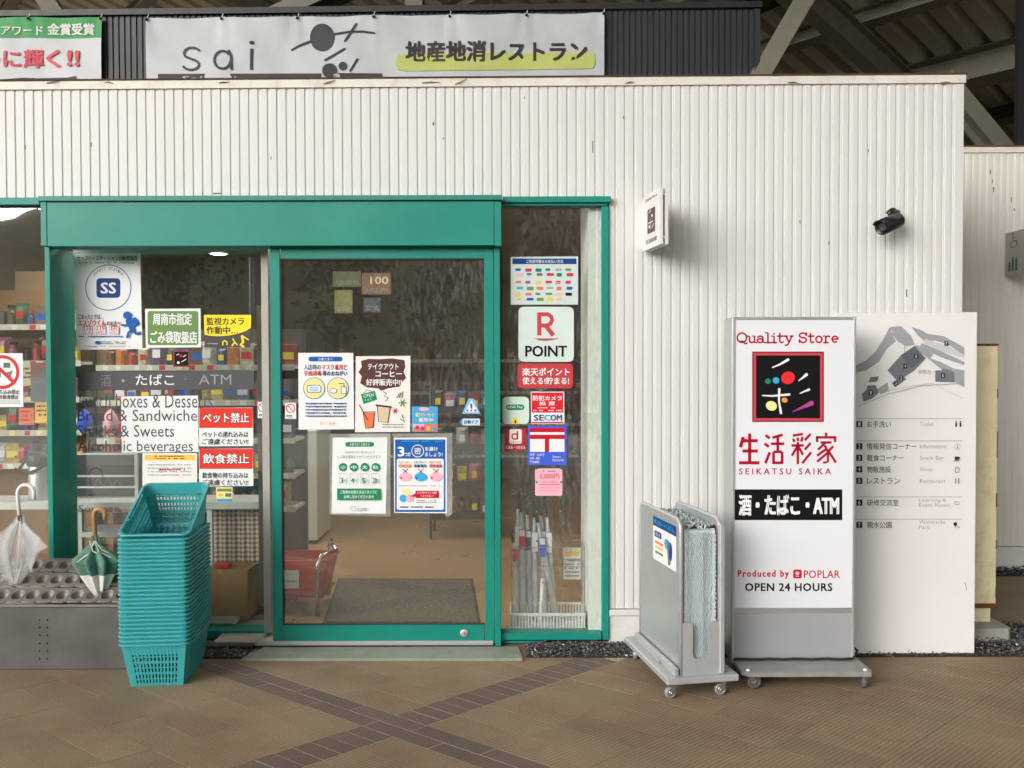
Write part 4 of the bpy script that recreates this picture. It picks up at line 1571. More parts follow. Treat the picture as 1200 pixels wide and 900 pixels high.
def caster(root, x, y, top, rz, r_=.034, mat_w=rubber, w=.022, swing=.02, name='caster'):
    """wheel in a fork; local axis turned by rz"""
    T = Matrix.Rotation(rz, 3, 'Z')

    def P(a, b, c):
        return Vector((x, y, 0)) + T @ Vector((a, b, c))
    k = MB()
    k.box((-.022, -.022, top - .006), (.022, .022, top - .001), galv, T=Matrix.Translation((x, y, 0)) @ T.to_4x4())
    k.tube([P(0, 0, top - .005), P(0, 0, top - .014)], .014, steel, 10)
    for s_ in (-1, 1):
        k.prism([P(-.014, s_ * (w / 2 + .003), top - .012), P(.014, s_ * (w / 2 + .003), top - .012), P(swing + .010, s_ * (w / 2 + .003), r_ - .006), P(swing - .012, s_ * (w / 2 + .003), r_ - .002)],
                T @ Vector((0, s_ * .002, 0)), steel)
    k.box((-.016, -w / 2 - .005, top - .016), (.016, w / 2 + .005, top - .012), steel, T=Matrix.Translation((x, y, 0)) @ T.to_4x4())
    c_ = k.build(name, parent=root)
    k = MB()
    vs = []
    n = 20
    prof = [(r_ * .55, -w / 2), (r_ * .93, -w / 2), (r_, -w / 4), (r_, w / 4), (r_ * .93, w / 2), (r_ * .55, w / 2)]
    for (rr, h) in prof:
        for j in range(n):
            t = 2 * math.pi * j / n
            vs.append(P(swing + rr * math.cos(t), h, r_ + rr * math.sin(t)))
    fs = [(i * n + j, i * n + (j + 1) % n, ((i + 1) % 6) * n + (j + 1) % n, ((i + 1) % 6) * n + j) for i in range(6) for j in range(n)]
    k.add(vs, fs, mat_w, True)
    k.build('wheel', parent=c_)
    k = MB()
    k.tube([P(swing, -w / 2 + .001, r_), P(swing, w / 2 - .001, r_)], r_ * .56, alu, 14)
    k.tube([P(swing, -w / 2 - .007, r_), P(swing, w / 2 + .007, r_)], .005, steel, 8)
    k.build('hub', parent=c_)
    return c_


# wheeled plate under the sign
pa = W(871, 797, -.77); pb = W(1024, 797, -.77)
ptop = .092
base = thing('wheeled_plate', ((pa.x + pb.x) / 2, -.5, 0), 'low grey metal trolley plate on small wheels under the white sign', 'trolley')
mb = MB()
c_ = .03
x0, x1, y0, y1 = pa.x, pb.x, -.77, -.30
mb.prism([(x0 + c_, y0, ptop - .02), (x1 - c_ * .4, y0, ptop - .02), (x1, y0 + c_, ptop - .02), (x1, y1, ptop - .02), (x0, y1, ptop - .02), (x0, y0 + c_, ptop - .02)], (0, 0, .02), galv)
mb.build('plate', parent=base)
for (x, y) in ((x0 + .03, y0 + .03), (x1 - .03, y0 + .03)):
    mb = MB(); mb.lathe([(.010, 0), (.010, .006), (.004, .01), (.001, .01)], (x, y, ptop), white_pl, 10); mb.build('bolt', parent=base)
caster(base, x0 + .045, y0 + .05, ptop - .02, math.radians(8), .034)
caster(base, x1 - .03, y0 + .04, ptop - .02, math.radians(82), .034)
caster(base, x0 + .05, y1 - .05, ptop - .02, math.radians(20), .034)
caster(base, x1 - .05, y1 - .05, ptop - .02, math.radians(120), .034)
mb = MB()
pts = [Vector((x0 + .0 + t * (x1 - x0 - .03) / 14, SY - .022 + .006 * math.sin(t * 1.9), ptop + .006)) for t in range(15)]
mb.tube(pts, .006, dkrubber, 6)
pts = [Vector((x1 - .03, SY - .02, ptop + .008)), Vector((x1 + .01, SY + .03, ptop + .03)), Vector((x1 - .0, SY + .15, ptop + .04)), Vector((x1 - .12, SY + .3, .12)), Vector((x1 - .3, SY + .34, .02))]
mb.tube(pts, .006, dkrubber, 6)
mb.build('power_cable', label='black power cable lying along the foot of the white sign', cat='cable')

# ------------------------------------------------------------ map board
MY = -.226
mx0, mx1 = W(978, 600, MY).x, W(1143.5, 600, MY).x
mz1 = W(1070, 366, MY).z
mbd = thing('map_board', ((mx0 + mx1) / 2, MY + .03, 0), 'large white free standing board with a grey site map and list of facilities', 'board')
mb = MB(); mb.box((mx0, MY, .012), (mx1, MY + .06, mz1), board_white, .003); mb.build('panel', parent=mbd)
p = Print(lambda x, y, k: W(x, y, MY - .0005 - k * STEP))
# map
MG = M('map_grey', rgb(158, 160, 166), .6); MD = M('map_dark', rgb(112, 116, 124), .6); ML = M('map_light', rgb(200, 201, 204), .6)
p.poly([(1003, 428), (1003, 437), (1015, 434), (1030, 424), (1040, 408), (1050, 400), (1044, 388), (1047, 383), (1042, 384), (1036, 396), (1026, 412), (1014, 423)], MG)
p.poly([(1044, 383), (1056, 382), (1068, 394), (1072, 404), (1062, 406), (1052, 400), (1046, 392)], MG)
p.poly([(1068, 383), (1080, 387), (1086, 391), (1106, 394), (1130, 407), (1130, 417), (1112, 404), (1096, 399), (1083, 400), (1074, 391)], MG)
p.poly([(1084, 397), (1110, 405), (1130, 416), (1130, 420), (1106, 412), (1082, 404)], ML)
p.poly([(1080, 402), (1106, 413), (1130, 424), (1130, 428), (1104, 419), (1078, 407)], MG)
p.poly([(1074, 404), (1094, 415), (1090, 420), (1102, 424), (1118, 432), (1130, 434), (1130, 454), (1120, 448), (1100, 430), (1080, 414), (1070, 408)], MG)
p.poly([(1040, 434), (1056, 416), (1072, 405), (1085, 420), (1072, 434), (1052, 447)], MD)
p.poly([(1056, 416), (1072, 407), (1083, 420), (1068, 432)], M('map_dark2', rgb(92, 96, 104), .6))
p.poly([(1045, 449), (1058, 440), (1062, 444), (1049, 454)], MD)
p.poly([(1096, 434), (1104, 434), (1104, 432), (1110, 433), (1118, 436), (1119, 448), (1096, 447)], MD)
p.poly([(1020, 442), (1030, 441), (1028, 447), (1018, 448)], MD)
p.poly([(1010, 462), (1016, 456), (1016, 452), (1026, 451), (1030, 460), (1022, 467), (1012, 471)], MD)
p.poly([(1028, 456), (1040, 448), (1042, 458), (1032, 462)], MG)
p.line([(1006, 476), (1040, 462), (1080, 452), (1130, 449)], .7, lgrey_ink, cap=False)
p.line([(1040, 458), (1070, 452), (1092, 449), (1128, 467)], .7, ML, cap=False)
p.line([(1060, 404), (1060, 430), (1052, 448)], .5, mgrey_ink, cap=False)
p.line([(1028, 428), (1029, 436)], .6, gold, cap=False)
p.text('調整池', 1076, 433, 1091, 438, lgrey_ink)
p.k = 20
for (t, x, y) in (('1', 1020.5, 460), ('2', 1056, 443), ('3', 1050, 449), ('4', 1061, 429), ('5', 1073.5, 417.5), ('6', 1105, 440), ('7', 1109, 402.5)):
    p.rect(x - 2.3, y - 2.6, x + 2.3, y + 2.6, dark); p.text(t, x - .9, y - 1.7, x + .9, y + 1.7, wink, .01); p.k = 20
p.k = 1
rows = [(497, '1', 'お手洗い', 1016, 1044, 'Toilet', 1078, 1094), (523, '2', '情報発信コーナー', 1015.5, 1074, 'Information', 1078, 1109),
        (536.5, '3', '軽食コーナー', 1016, 1059, 'Snack Bar', 1078, 1106), (550, '4', '物販施設', 1016, 1044, 'Shop', 1078, 1092.5),
        (563.5, '5', 'レストラン', 1016, 1054.5, 'Restaurant', 1078, 1108), (589, '6', '研修交流室', 1016, 1053, None, 0, 0), (615, '7', '親水公園', 1016, 1045, None, 0, 0)]
for (y, n_, jp, a, b, en, c, d) in rows:
    p.rect(1003.5, y - 3.6, 1010.5, y + 3.6, dark); p.text(n_, 1005.8, y - 2.5, 1008.2, y + 2.5, wink, .02)
    p.text(jp, a, y - 3.7, b, y + 3.9, dark, .003)
    if en: p.text(en, c, y - 2.4, d, y + (3.2 if 'p' in en else 2.4), lgrey_ink)
    p.k = 1
p.text('Learning &', 1077, 584, 1109, 589.3, lgrey_ink); p.text('Event Room', 1077, 589.5, 1113, 594, lgrey_ink)
p.text('Waterside', 1077, 609.5, 1107.5, 614, lgrey_ink); p.text('Park', 1077, 615.5, 1090, 620, lgrey_ink)
for y in (490.3, 516.3, 582, 608):
    p.rect(1003, y, 1127.5, y + .7, lgrey_ink)
# little pictograms
for dx in (0, 5):
    p.disc(1120.5 + dx, 494, .9, dark, n=8); p.rect(1119.5 + dx, 495.3, 1121.5 + dx, 500, dark)
p.ring(1122, 523.5, 3.3, .5, lgrey_ink, n=14); p.text('i', 1121.5, 521.5, 1122.5, 525.5, grey_ink)
p.rect(1119, 535, 1123.5, 539, dark); p.rect(1118, 539.5, 1125, 540.2, dark); p.rect(1123.5, 535.5, 1125, 537.5, dark)
p.line([(1119.5, 553.5), (1119.5, 549), (1122, 547), (1124, 549), (1124, 553.5), (1119.5, 553.5)], .6, dark)
p.rect(1119.5, 560.5, 1120.4, 567, dark); p.rect(1123, 560.5, 1124, 567, dark)
p.line([(1119, 588), (1124, 588), (1124, 591), (1119, 591), (1119, 588)], .6, grey_ink)
p.disc(1119.5, 614, 2.2, dark, n=10); p.rect(1119.1, 615, 1119.9, 618, dark); p.rect(1122, 617, 1124.5, 618, grey_ink)
p.mb.build('print', parent=mbd)
mk = MB()
for (a, b) in (((1131, 683), (1133, 692)), ((1064, 765), (1066, 761))):
    q0 = W(a[0], a[1], MY - .001); q1 = W(b[0], b[1], MY - .001)
    mk.tube([q0, q1], .0016, grey_ink, 4)
mk.build('scuff_marks', parent=mbd)

# ------------------------------------------------------------ rusty pillar and its footing
pil = thing('steel_pillar', (2.66, .22, 0), 'cream painted steel pillar with rusty edges behind the map board', 'pillar')
zt = W(1160, 403, .12).z
xr = W(1169, 500, .12).x
mb = MB()
mb.box((xr - .27, .12, .17), (xr, .34, zt), cream, .004)
mb.build('column', parent=pil)
mb = MB()
for i in range(5):      # rust eaten along the right edge
    z = (.22, .5, .74, 1.02, 1.36)[i]
    mb.box((xr - U(.002, .006), .1185, z), (xr + .0015, .13, z + U(.02, .16)), rust)
mb.box((xr - .268, .116, .165), (xr + .003, .345, .19), rust)
mb.box((xr - .269, .118, zt - .012), (xr + .002, .342, zt + .002), rust)
mb.build('rusty_edge', parent=pil)
mb = MB(); mb.box((xr - .25, .14, .075), (xr - .022, .30, .165), cream); mb.build('base_plate', parent=pil)
mb = MB()
q0 = W(1186, 757, 0)
mb.prism([(2.40, .0, -.005), (q0.x - .02, .0, -.005), (q0.x, .02, -.005), (q0.x, .40, -.005), (2.40, .40, -.005)], (0, 0, .085), concrete)
mb.build('footing', parent=pil)

# ------------------------------------------------------------ far wall on the right
BY = 1.8
far = thing('rear_wing', (3.4, BY, 0), 'white ribbed wall of the wing set back on the right', 'wall')
zc0, zc1 = W(1160, 640, BY).z, W(1160, 179, BY).z
mb = MB(); cladding(mb, 2.4, 7.5, zc0, zc1, BY, white_clad2); mb.build('wall_cladding', parent=far)
mb = MB(); mb.box((2.4, BY - .012, zc1), (7.5, BY + .2, zc1 + .042), cap_paint); mb.build('roof_cap', parent=far)
mb = MB(); mb.box((2.4, BY - .02, zc1 + .042), (7.5, BY + .2, zc1 + .052), rust); mb.build('rusty_edge', parent=far)
mb = MB(); mb.box((2.4, BY - .012, zc0 - .04), (7.5, BY + .05, zc0 - .005), white_paint); mb.build('base_trim', parent=far)
mb = MB(); mb.box((2.4, BY, -.01), (7.5, BY + .1, zc0 - .04), white_base); mb.build('wall_base', parent=far)
mb = MB(); mb.box((2.4, BY + .2, 0), (7.5, BY + .25, zc1), black_metal); mb.build('roof_edge', parent=far)
mk = MB()
for (x, y, w, h) in ((1160, 199, 1.8, 5), (1162.5, 210, 1, 5), (1164, 219, 1.6, 6), (1185, 231, .9, 6), (1188, 244, 1.6, 3)):
    a = W(x, y, BY - .002); b = W(x + w, y + h, BY - .002)
    mk.box((a.x, BY - .0014, b.z), (b.x - (b.x - a.x) * .3, BY - .0003, a.z), M('mark_brown', rgb(92, 80, 68), .8))
mk.build('scratch_marks', parent=far, kind='stuff')
# pictogram sign projecting from the far wall
ts = thing('restroom_sign', (3.68, BY - .3, 2.3), 'small grey sign with green wheelchair and people pictograms on the far wall', 'sign')
P0 = W(1178, 276, BY - .02); P1 = W(1214, 262, BY - .42); Pb0 = W(1177, 322, BY - .02); Pb1 = W(1214, 318, BY - .42)
tsm = M('sign_grey_metal', rgb(168, 166, 156), .5, var=.05)
xa, xb = P0.x, P1.x
za, zb_ = (P0.z + P1.z) / 2, (Pb0.z + Pb1.z) / 2
mb = MB()
mb.prism([(xa, BY - .02, zb_), (xb, BY - .42, zb_), (xb, BY - .42, za), (xa, BY - .02, za)], (.02, .01, 0), tsm)
mb.build('plate', parent=ts)


def tsmap(x, y, k):
    t = (x - 1178) / 36
    v = (y - 269) / 50
    Y_ = BY - .02 - .4 * t
    return Vector((xa + (xb - xa) * t - .001 * k, Y_ - .0004 * k, za + (zb_ - za) * v))


p = Print(tsmap)
tg = M('sign_green', rgb(20, 100, 78), .5)
p.disc(1187.5, 271.5, 1.1, tg, n=8); p.line([(1187.5, 273), (1188, 280), (1192, 280.5), (1193.5, 286)], .9, tg); p.k = 1
p.ring(1188.5, 284, 4, .9, tg, n=16); p.line([(1188, 276), (1191, 276.5)], .8, tg)
for (x, h) in ((1184, 8), (1187.8, 14), (1192, 13.5)):
    p.disc(x, 315 - h - 1.6, 1.2, tg, n=8); p.rect(x - 1.3, 315 - h, x + 1.3, 315, tg); p.k = 1
p.mb.build('print', parent=ts)
mb = MB(); mb.box((xa + .02, BY - .02, zb_ + .05), (xa + .05, BY, za - .05), tsm); mb.build('bracket', parent=ts)

# ------------------------------------------------------------ small projecting sign by the door
n0 = W(753, 232, -.03); n1 = W(774, 220, -.36)
ss = thing('projecting_sign', (n0.x, -.02, 2.3), 'small white double sign jutting from the ribbed wall right of the entrance', 'sign')
zs1 = (n0.z + n1.z) / 2; zs0 = (W(753, 293, -.03).z + W(774, 288, -.36).z) / 2
ws = M('sign_white_old', (.76, .75, .73), .4, var=.04, vs=20)
dirn = Vector((n1.x - n0.x, -.33, 0)); nrm = Vector((.33, n1.x - n0.x, 0)).normalized()
for kk, (th0, th1, nm) in enumerate(((0, .014, 'face_panel'), (.026, .042, 'back_panel'))):
    a = Vector((n0.x, -.03, zs0)) + nrm * th0
    mb = MB()
    mb.prism([a, a + dirn, a + dirn + Vector((0, 0, zs1 - zs0)), a + Vector((0, 0, zs1 - zs0))], nrm * (th1 - th0), ws)
    mb.build(nm, parent=ss)
mb = MB()
a = Vector((n0.x, -.03, zs0)) + nrm * .012
for h in (.03, zs1 - zs0 - .04):
    mb.prism([a + Vector((0, 0, h)), a + dirn * .98 + Vector((0, 0, h)), a + dirn * .98 + Vector((0, 0, h + .014)), a + Vector((0, 0, h + .014))], nrm * .016, galv)
mb.box((n0.x - .0, -.03, zs0 + .02), (n0.x + .05, .0, zs1 - .02), ws)
mb.build('bracket', parent=ss)


def smap(x, y, k):       # x 0..1 along, y 0..1 down
    return Vector((n0.x, -.03, 0)) + dirn * x + Vector((0, 0, zs1 - (zs1 - zs0) * y)) - nrm * (.0004 * k + .0003)


p = Print(smap)
p.text('Quality Store', .18, .06, .82, .125, dark, .01)
p.rect(.30, .28, .72, .72, M('emblem_brown', rgb(84, 48, 50), .5))
p.disc(.56, .42, .045, wink, ry=.03); p.line([(.4, .34), (.5, .31)], .02, wink); p.line([(.36, .53), (.62, .53)], .02, wink); p.line([(.5, .48), (.5, .66)], .02, wink)
p.disc(.42, .60, .04, wink, ry=.03); p.line([(.58, .64), (.68, .58)], .025, wink)
p.k = 1
p.text('生活彩家', .2, .82, .82, .90, dark, .02)
p.mb.build('print', parent=ss)

# ------------------------------------------------------------ security camera
cc = W(1038, 263, -.12)
cctv = thing('security_camera', (W(1048, 255, 0).x, 0, cc.z), 'black bullet security camera mounted high on the right of the wall', 'security camera')
ax = Vector((-.80, -.52, -.34)).normalized()
bk = W(1054, 257.5, -.075)
T3 = ax.to_track_quat('Z', 'Y').to_matrix()
mb = MB()
mb.lathe([(.0, 0), (.032, 0), (.040, .010), (.041, .02), (.041, .165), (.037, .167), (.036, .148), (.0, .148)], bk, M('cctv_black', (.014, .014, .015), .35), 24, T=T3, cap=False)
mb.build('housing', parent=cctv)
mb = MB()
mb.lathe([(.0, .149), (.024, .149), (.024, .156), (.015, .157), (.011, .1525), (.0, .1525)], bk, M('lens_ring', (.05, .05, .055), .2), 20, T=T3, cap=False)
mb.build('lens', parent=cctv)
mb = MB()
vs = []
u_ = (Vector((0, 0, 1)) - ax * ax.z).normalized(); w_ = ax.cross(u_)
for h in (.02, .185):
    for i in range(9):
        t = math.radians(-70 + 140 * i / 8)
        for rr in (.0425, .045):
            vs.append(bk + ax * (h - (.018 if i in (0, 8) and h > .1 else 0)) + (u_ * math.cos(t) + w_ * math.sin(t)) * rr)
fs = []
for i in range(8):
    a = 2 * i
    fs += [(a + 1, a + 3, a + 21, a + 19), (a, a + 18, a + 20, a + 2), (a + 18, a + 19, a + 21, a + 20), (a, a + 2, a + 3, a + 1)]
mb.add(vs, fs, MATS['cctv_black'], True)
mb.build('sun_shield', parent=cctv)
mb = MB()
wp = W(1046, 250, 0)
mb.tube([bk + ax * .05 + Vector((0, 0, .038)), bk + Vector((.0, .02, .045)), Vector((wp.x, -.004, wp.z))], [.012, .013, .02], MATS['cctv_black'], 10)
mb.lathe([(.03, 0), (.03, .006), (.02, .012), (.001, .012)], (wp.x, 0, wp.z), MATS['cctv_black'], 18, 'Y')
mb.build('bracket', parent=cctv)
for dx in (-.035, .028):
    mb = MB(); mb.lathe([(.008, 0), (.008, .006), (.003, .01), (.001, .01)], (wp.x + dx, 0, wp.z + .008), steel, 10, 'Y'); mb.build('bolt', parent=cctv)

# ------------------------------------------------------------ umbrella wiping trolley
tl = Vector((W(782, 803, -.90).x, -.90, 0)); rl = WZ(731, 746.5, .105)
ey = Vector((rl.x - tl.x, rl.y - tl.y, 0)); LEN = ey.length; ey.normalize(); ex = Vector((ey.y, -ey.x, 0))
WID = .352
cart = thing('umbrella_wiper_trolley', tl + ex * .17 + ey * .35, 'grey steel umbrella wiping trolley with two tall panels and pale blue brushes', 'trolley')
CT = Matrix((ex, ey, Vector((0, 0, 1)))).transposed().to_4x4(); CT.translation = tl
cpaint = M('cart_paint', (0.50, 0.52, 0.53), 0.38, 0.35, var=.05, vs=6, dirt=.12)
csteel = M('cart_panel', (0.52, 0.54, 0.53), 0.32, 0.5, var=.06, vs=3, dirt=.12, dcol=(.3, .32, .3))


def cb(name, a, b, mat=cpaint, bevel=.002, parent=cart):
    m_ = MB(); m_.box(a, b, mat, bevel, T=CT); return m_.build(name, parent=parent)


PT = .108
cb('platform', (0, 0, .076), (WID, LEN, PT), cpaint, .004)
ZP = W(808, 611, -.86).z


def panel(x0, x1, y0, y1, z0, z1, r_, mat):
    pts = [(y0, z0)]
    for i in range(6):
        t = math.radians(180 - 90 * i / 5); pts.append((y0 + r_ + r_ * math.cos(t), z1 - r_ + r_ * math.sin(t)))
    for i in range(6):
        t = math.radians(90 - 90 * i / 5); pts.append((y1 - r_ + r_ * math.cos(t), z1 - r_ + r_ * math.sin(t)))
    pts.append((y1, z0))
    m_ = MB()
    m_.prism([CT @ Vector((x0, a, b)) for a, b in pts], ex * (x1 - x0), mat)
    return m_, pts


def side_panel(x0, sgn, z1):
    m_, pts = panel(x0, x0 + .012, .045, LEN - .05, PT, z1, .05, csteel)
    o = m_.build('side_panel', parent=cart)
    m2 = MB()
    m2.tube([CT @ Vector((x0 + .006, a, b)) for a, b in pts], .0105, cpaint, 8)
    m2.build('edge_frame', parent=o)
    return o


pl = side_panel(.075, 1, ZP)
side_panel(.268, -1, ZP)
cb('rail', (.045, .03, PT), (.066, LEN - .05, PT + .035), csteel, .002)
cb('rail_rubber', (.067, .035, PT + .001), (.074, LEN - .05, PT + .02), dkrubber, .001)
cb('latch', (.034, .22, PT), (.044, .30, PT + .012), steel, .002)
# front plate with the slot, as one outline
w0, w1, zt_ = .088, .268, PT + .245
sl0, sl1, slb = .135, .215, PT + .075
out = [(w0, PT), (w1, PT), (w1, zt_ - .0), (sl1 + .012, zt_), (sl1, zt_ - .012), (sl1, slb + .02)]
for i in range(5):
    t = math.radians(0 - 90 * i / 4); out.append((sl1 - .02 + .02 * math.cos(t), slb + .02 + .02 * math.sin(t)))
for i in range(5):
    t = math.radians(-90 - 90 * i / 4); out.append((sl0 + .02 + .02 * math.cos(t), slb + .02 + .02 * math.sin(t)))
out += [(sl0, zt_ - .012), (sl0 - .012, zt_), (w0, zt_ + .0)]
m_ = MB(); m_.prism([CT @ Vector((a, .03, b)) for a, b in out], ey * .010, cpaint); m_.build('front_plate', parent=cart)
cb('post', (.266, .022, PT), (.290, .046, ZP - .02), cpaint, .004)
cb('maker_plate', (.055, -.0015, .084), (.11, .0005, .100), MATS['sign_grey'], 0)
# brushes: two thick pads with tufts
br_ = MB()
for (x0, sg) in ((.100, 1), (.256, -1)):
    br_.box((x0 if sg > 0 else x0 - .012, .06, PT + .05), (x0 + .012 if sg > 0 else x0, LEN - .08, ZP - .05), fuzz, T=CT)
br_.build('brush_backing', parent=cart)
tu = MB()
def tuft(a, d, w):
    sd = d.cross(Vector((0, 0, 1))).normalized() * w
    upv = Vector((0, 0, w * .8))
    mid = a + d * .6 + Vector((0, 0, .003))
    b = a + d
    q = [a + sd, a - sd, mid + sd * .9 + upv, mid - sd * .9 + upv, b + sd * .4, b - sd * .4, a - upv, mid - upv]
    tu.add([CT @ v for v in q], [(0, 2, 3, 1), (2, 4, 5, 3), (0, 6, 7, 2), (1, 3, 7, 6), (2, 7, 4), (3, 5, 7)], fuzz, True)
z_lo, z_hi = PT + .05, ZP - .045
for iz in range(int((z_hi - z_lo) / .0105)):
    z = z_lo + iz * .0105
    for ix in range(17):                      # the ends that face the front
        x = .105 + ix * .0092 + (iz % 2) * .0046
        dep = .062 + .012 * abs(math.sin((x - .108) * 40))
        tuft(Vector((x, dep, z)), Vector((U(-.0015, .0015), -U(.012, .017), -.011)), .0050)
for ix in range(11):                          # and the top
    for iy in range(30):
        tuft(Vector((.108 + ix * .0142, .07 + iy * .018, z_hi)), Vector((U(-.015, .015), U(-.015, .015), U(.004, .018))), .007)
tu.build('brush', parent=cart, kind='stuff')
br_ = MB()
br_.box((.102, .068, z_lo), (.256, LEN - .1, z_hi - .002), fuzz, .02, T=CT)
br_.build('brush_core', parent=cart)
for (x, y, rz, sw) in ((.045, .05, 200, .018), (.29, .05, -20, -.016), (.045, LEN - .06, 70, .02), (.31, LEN - .06, 100, .02)):
    v = CT @ Vector((x, y, 0))
    caster(cart, v.x, v.y, .077, math.radians(rz) if sw > 0 else math.radians(8), .0275, M('clear_wheel', (.30, .31, .31), .3, .2), .022, .014 if sw > 0 else -.012)


# leaflet on the side panel
def lmap(x, y, k):   # 0..1
    return CT @ Vector((.0745 - .0006 * k, .085 + (1 - x) * .335, ZP - .035 - y * .215 ))


lf = Print(lmap)
lf.rect(1, 0, 0, 1, paper)
o = lf.mb.build('leaflet', label='white and blue leaflet stuck high on the side of the wiping trolley', cat='leaflet')
q = Print(lambda x, y, k: lmap(x, y, k + 1))
q.rect(1, 0, 0, .22, navy); q.text('傘ふきシートくるりん', .06, .05, .9, .17, cyan, .02)
q.rect(.38, .32, .08, .46, navy); q.text('使い方', .13, .35, .33, .43, wink)
q.bars(.08, .52, .08, 0, 1, 1, gold)
q.k = 2
for (y, m__) in ((.55, orange), (.66, gold), (.78, grey_ink)): q.rect(.45, y, .1, y + .06, m__); q.k = 2
q.disc(.62, .5, .12, cyan, ry=.12); q.poly([(.6, .4), (.8, .42), (.76, .92), (.68, .95)], mgrey_ink); q.disc(.78, .62, .06, navy, ry=.2)
for f in q.mb.f: f.reverse()
q.mb.build('print', parent=o)

# ------------------------------------------------------------ shopping baskets
HB = .218


def rrect(hx, hy, z, r_=.03, n=4):
    pts = []
    for sx_, sy_, a0 in ((1, 1, 0), (-1, 1, 90), (-1, -1, 180), (1, -1, 270)):
        for i in range(n):
            t = math.radians(a0 + 90 * i / (n - 1))
            pts.append(Vector((sx_ * (hx - r_) + r_ * math.cos(t), sy_ * (hy - r_) + r_ * math.sin(t), z)))
    return pts


def basket(name, loc, label, cat='shopping basket', group=None, mat=teal, hmat=teal_h, handles=True, f0=0.0):
    bx, by, tx, ty = .128, .185, .160, .232
    o = thing(name, (0, 0, 0), label, cat, group)
    m_ = MB()

    def hd(f):
        return bx + (tx - bx) * f, by + (ty - by) * f

    def bar(p0, p1, wd, nm, w, t=.0035):
        a = wd * w / 2; b = nm * t / 2
        m_.add([p0 - a - b, p0 + a - b, p0 + a + b, p0 - a + b, p1 - a - b, p1 + a - b, p1 + a + b, p1 - a + b],
               [(0, 1, 5, 4), (1, 2, 6, 5), (2, 3, 7, 6), (3, 0, 4, 7), (4, 5, 6, 7), (3, 2, 1, 0)], mat)
    for s_ in (-1, 1):
        for (n, horiz) in ((15, True), (21, False)):
            for i in range(n + 1):
                t = -1 + 2 * i / n
                k = .86
                lo = Vector((t * bx * k, s_ * by, 0)) if horiz else Vector((s_ * bx, t * by * k, 0))
                hi = Vector((t * tx * k, s_ * ty, HB)) if horiz else Vector((s_ * tx, t * ty * k, HB))
                wd = Vector((1, 0, 0)) if horiz else Vector((0, 1, 0))
                nm = Vector((0, 1, 0)) if horiz else Vector((1, 0, 0))
                lo = lo.lerp(hi, f0)
                bar(lo, hi, wd, nm, .0078 if 0 < i < n else .026)
    # rings: each a flat band round the wall
    for f, h in ((0.03, .016), (.165, .007), (.30, .014), (.43, .007), (.56, .014), (.69, .007), (.86, .05)):
        if f < f0: continue
        hx, hy = hd(f)
        z = f * HB
        lo = rrect(hd(f - h / HB / 2)[0] + .0005, hd(f - h / HB / 2)[1] + .0005, z - h / 2)
        hi = rrect(hd(f + h / HB / 2)[0] + .0005, hd(f + h / HB / 2)[1] + .0005, z + h / 2)
        li = rrect(hd(f - h / HB / 2)[0] - .004, hd(f - h / HB / 2)[1] - .004, z - h / 2)
        hi2 = rrect(hd(f + h / HB / 2)[0] - .004, hd(f + h / HB / 2)[1] - .004, z + h / 2)
        n = len(lo)
        m_.add(lo + hi + hi2 + li, [(i + n * k, (i + 1) % n + n * k, (i + 1) % n + n * ((k + 1) % 4), i + n * ((k + 1) % 4)) for i in range(n) for k in range(4)], mat)
    # rounded corner sheets
    for ci in range(4):
        lo = rrect(bx, by, 0)[ci * 4:ci * 4 + 4]; hi = rrect(tx, ty, HB)[ci * 4:ci * 4 + 4]
        lo = [a_.lerp(b_, f0) for a_, b_ in zip(lo, hi)]
        m_.add(lo + hi, [(i, i + 1, i + 5, i + 4) for i in range(3)], mat, True)
    # floor lattice
    for i in range(0 if f0 else 9):
        x = -bx + .01 + (2 * bx - .02) * i / 8
        m_.box((x - .003, -by, 0.001), (x + .003, by, .005), mat)
    for i in range(0 if f0 else 12):
        y = -by + .01 + (2 * by - .02) * i / 11
        m_.box((-bx, y - .003, 0), (bx, y + .003, .004), mat)
    m_.build('body', parent=o)
    rm = MB()
    prof = [(.0, -.0095), (.010, -.0095), (.011, -.004), (.008, .0), (-.003, .0), (-.004, -.005)]
    rings = [rrect(tx + dx, ty + dx, HB + dz, .036, 6) for dx, dz in prof]
    n = len(rings[0])
    vs = [v for r__ in rings for v in r__]
    kk = len(prof)
    rm.add(vs, [(i + n * k, (i + 1) % n + n * k, (i + 1) % n + n * ((k + 1) % kk), i + n * ((k + 1) % kk)) for i in range(n) for k in range(kk)], mat)
    rm.build('rim', parent=o)
    if handles:
        for s_ in (-1, 1):
            h_ = MB()
            h_.tube([Vector((s_ * (tx - .006), -.12, HB + .003)), Vector((s_ * (tx - .02), -.11, HB + .006)), Vector((s_ * (tx - .022), 0, HB + .007)),
                     Vector((s_ * (tx - .02), .11, HB + .006)), Vector((s_ * (tx - .006), .12, HB + .003))], .0036, hmat, 6)
            h_.build('handle', parent=o)
    o.location = loc
    return o


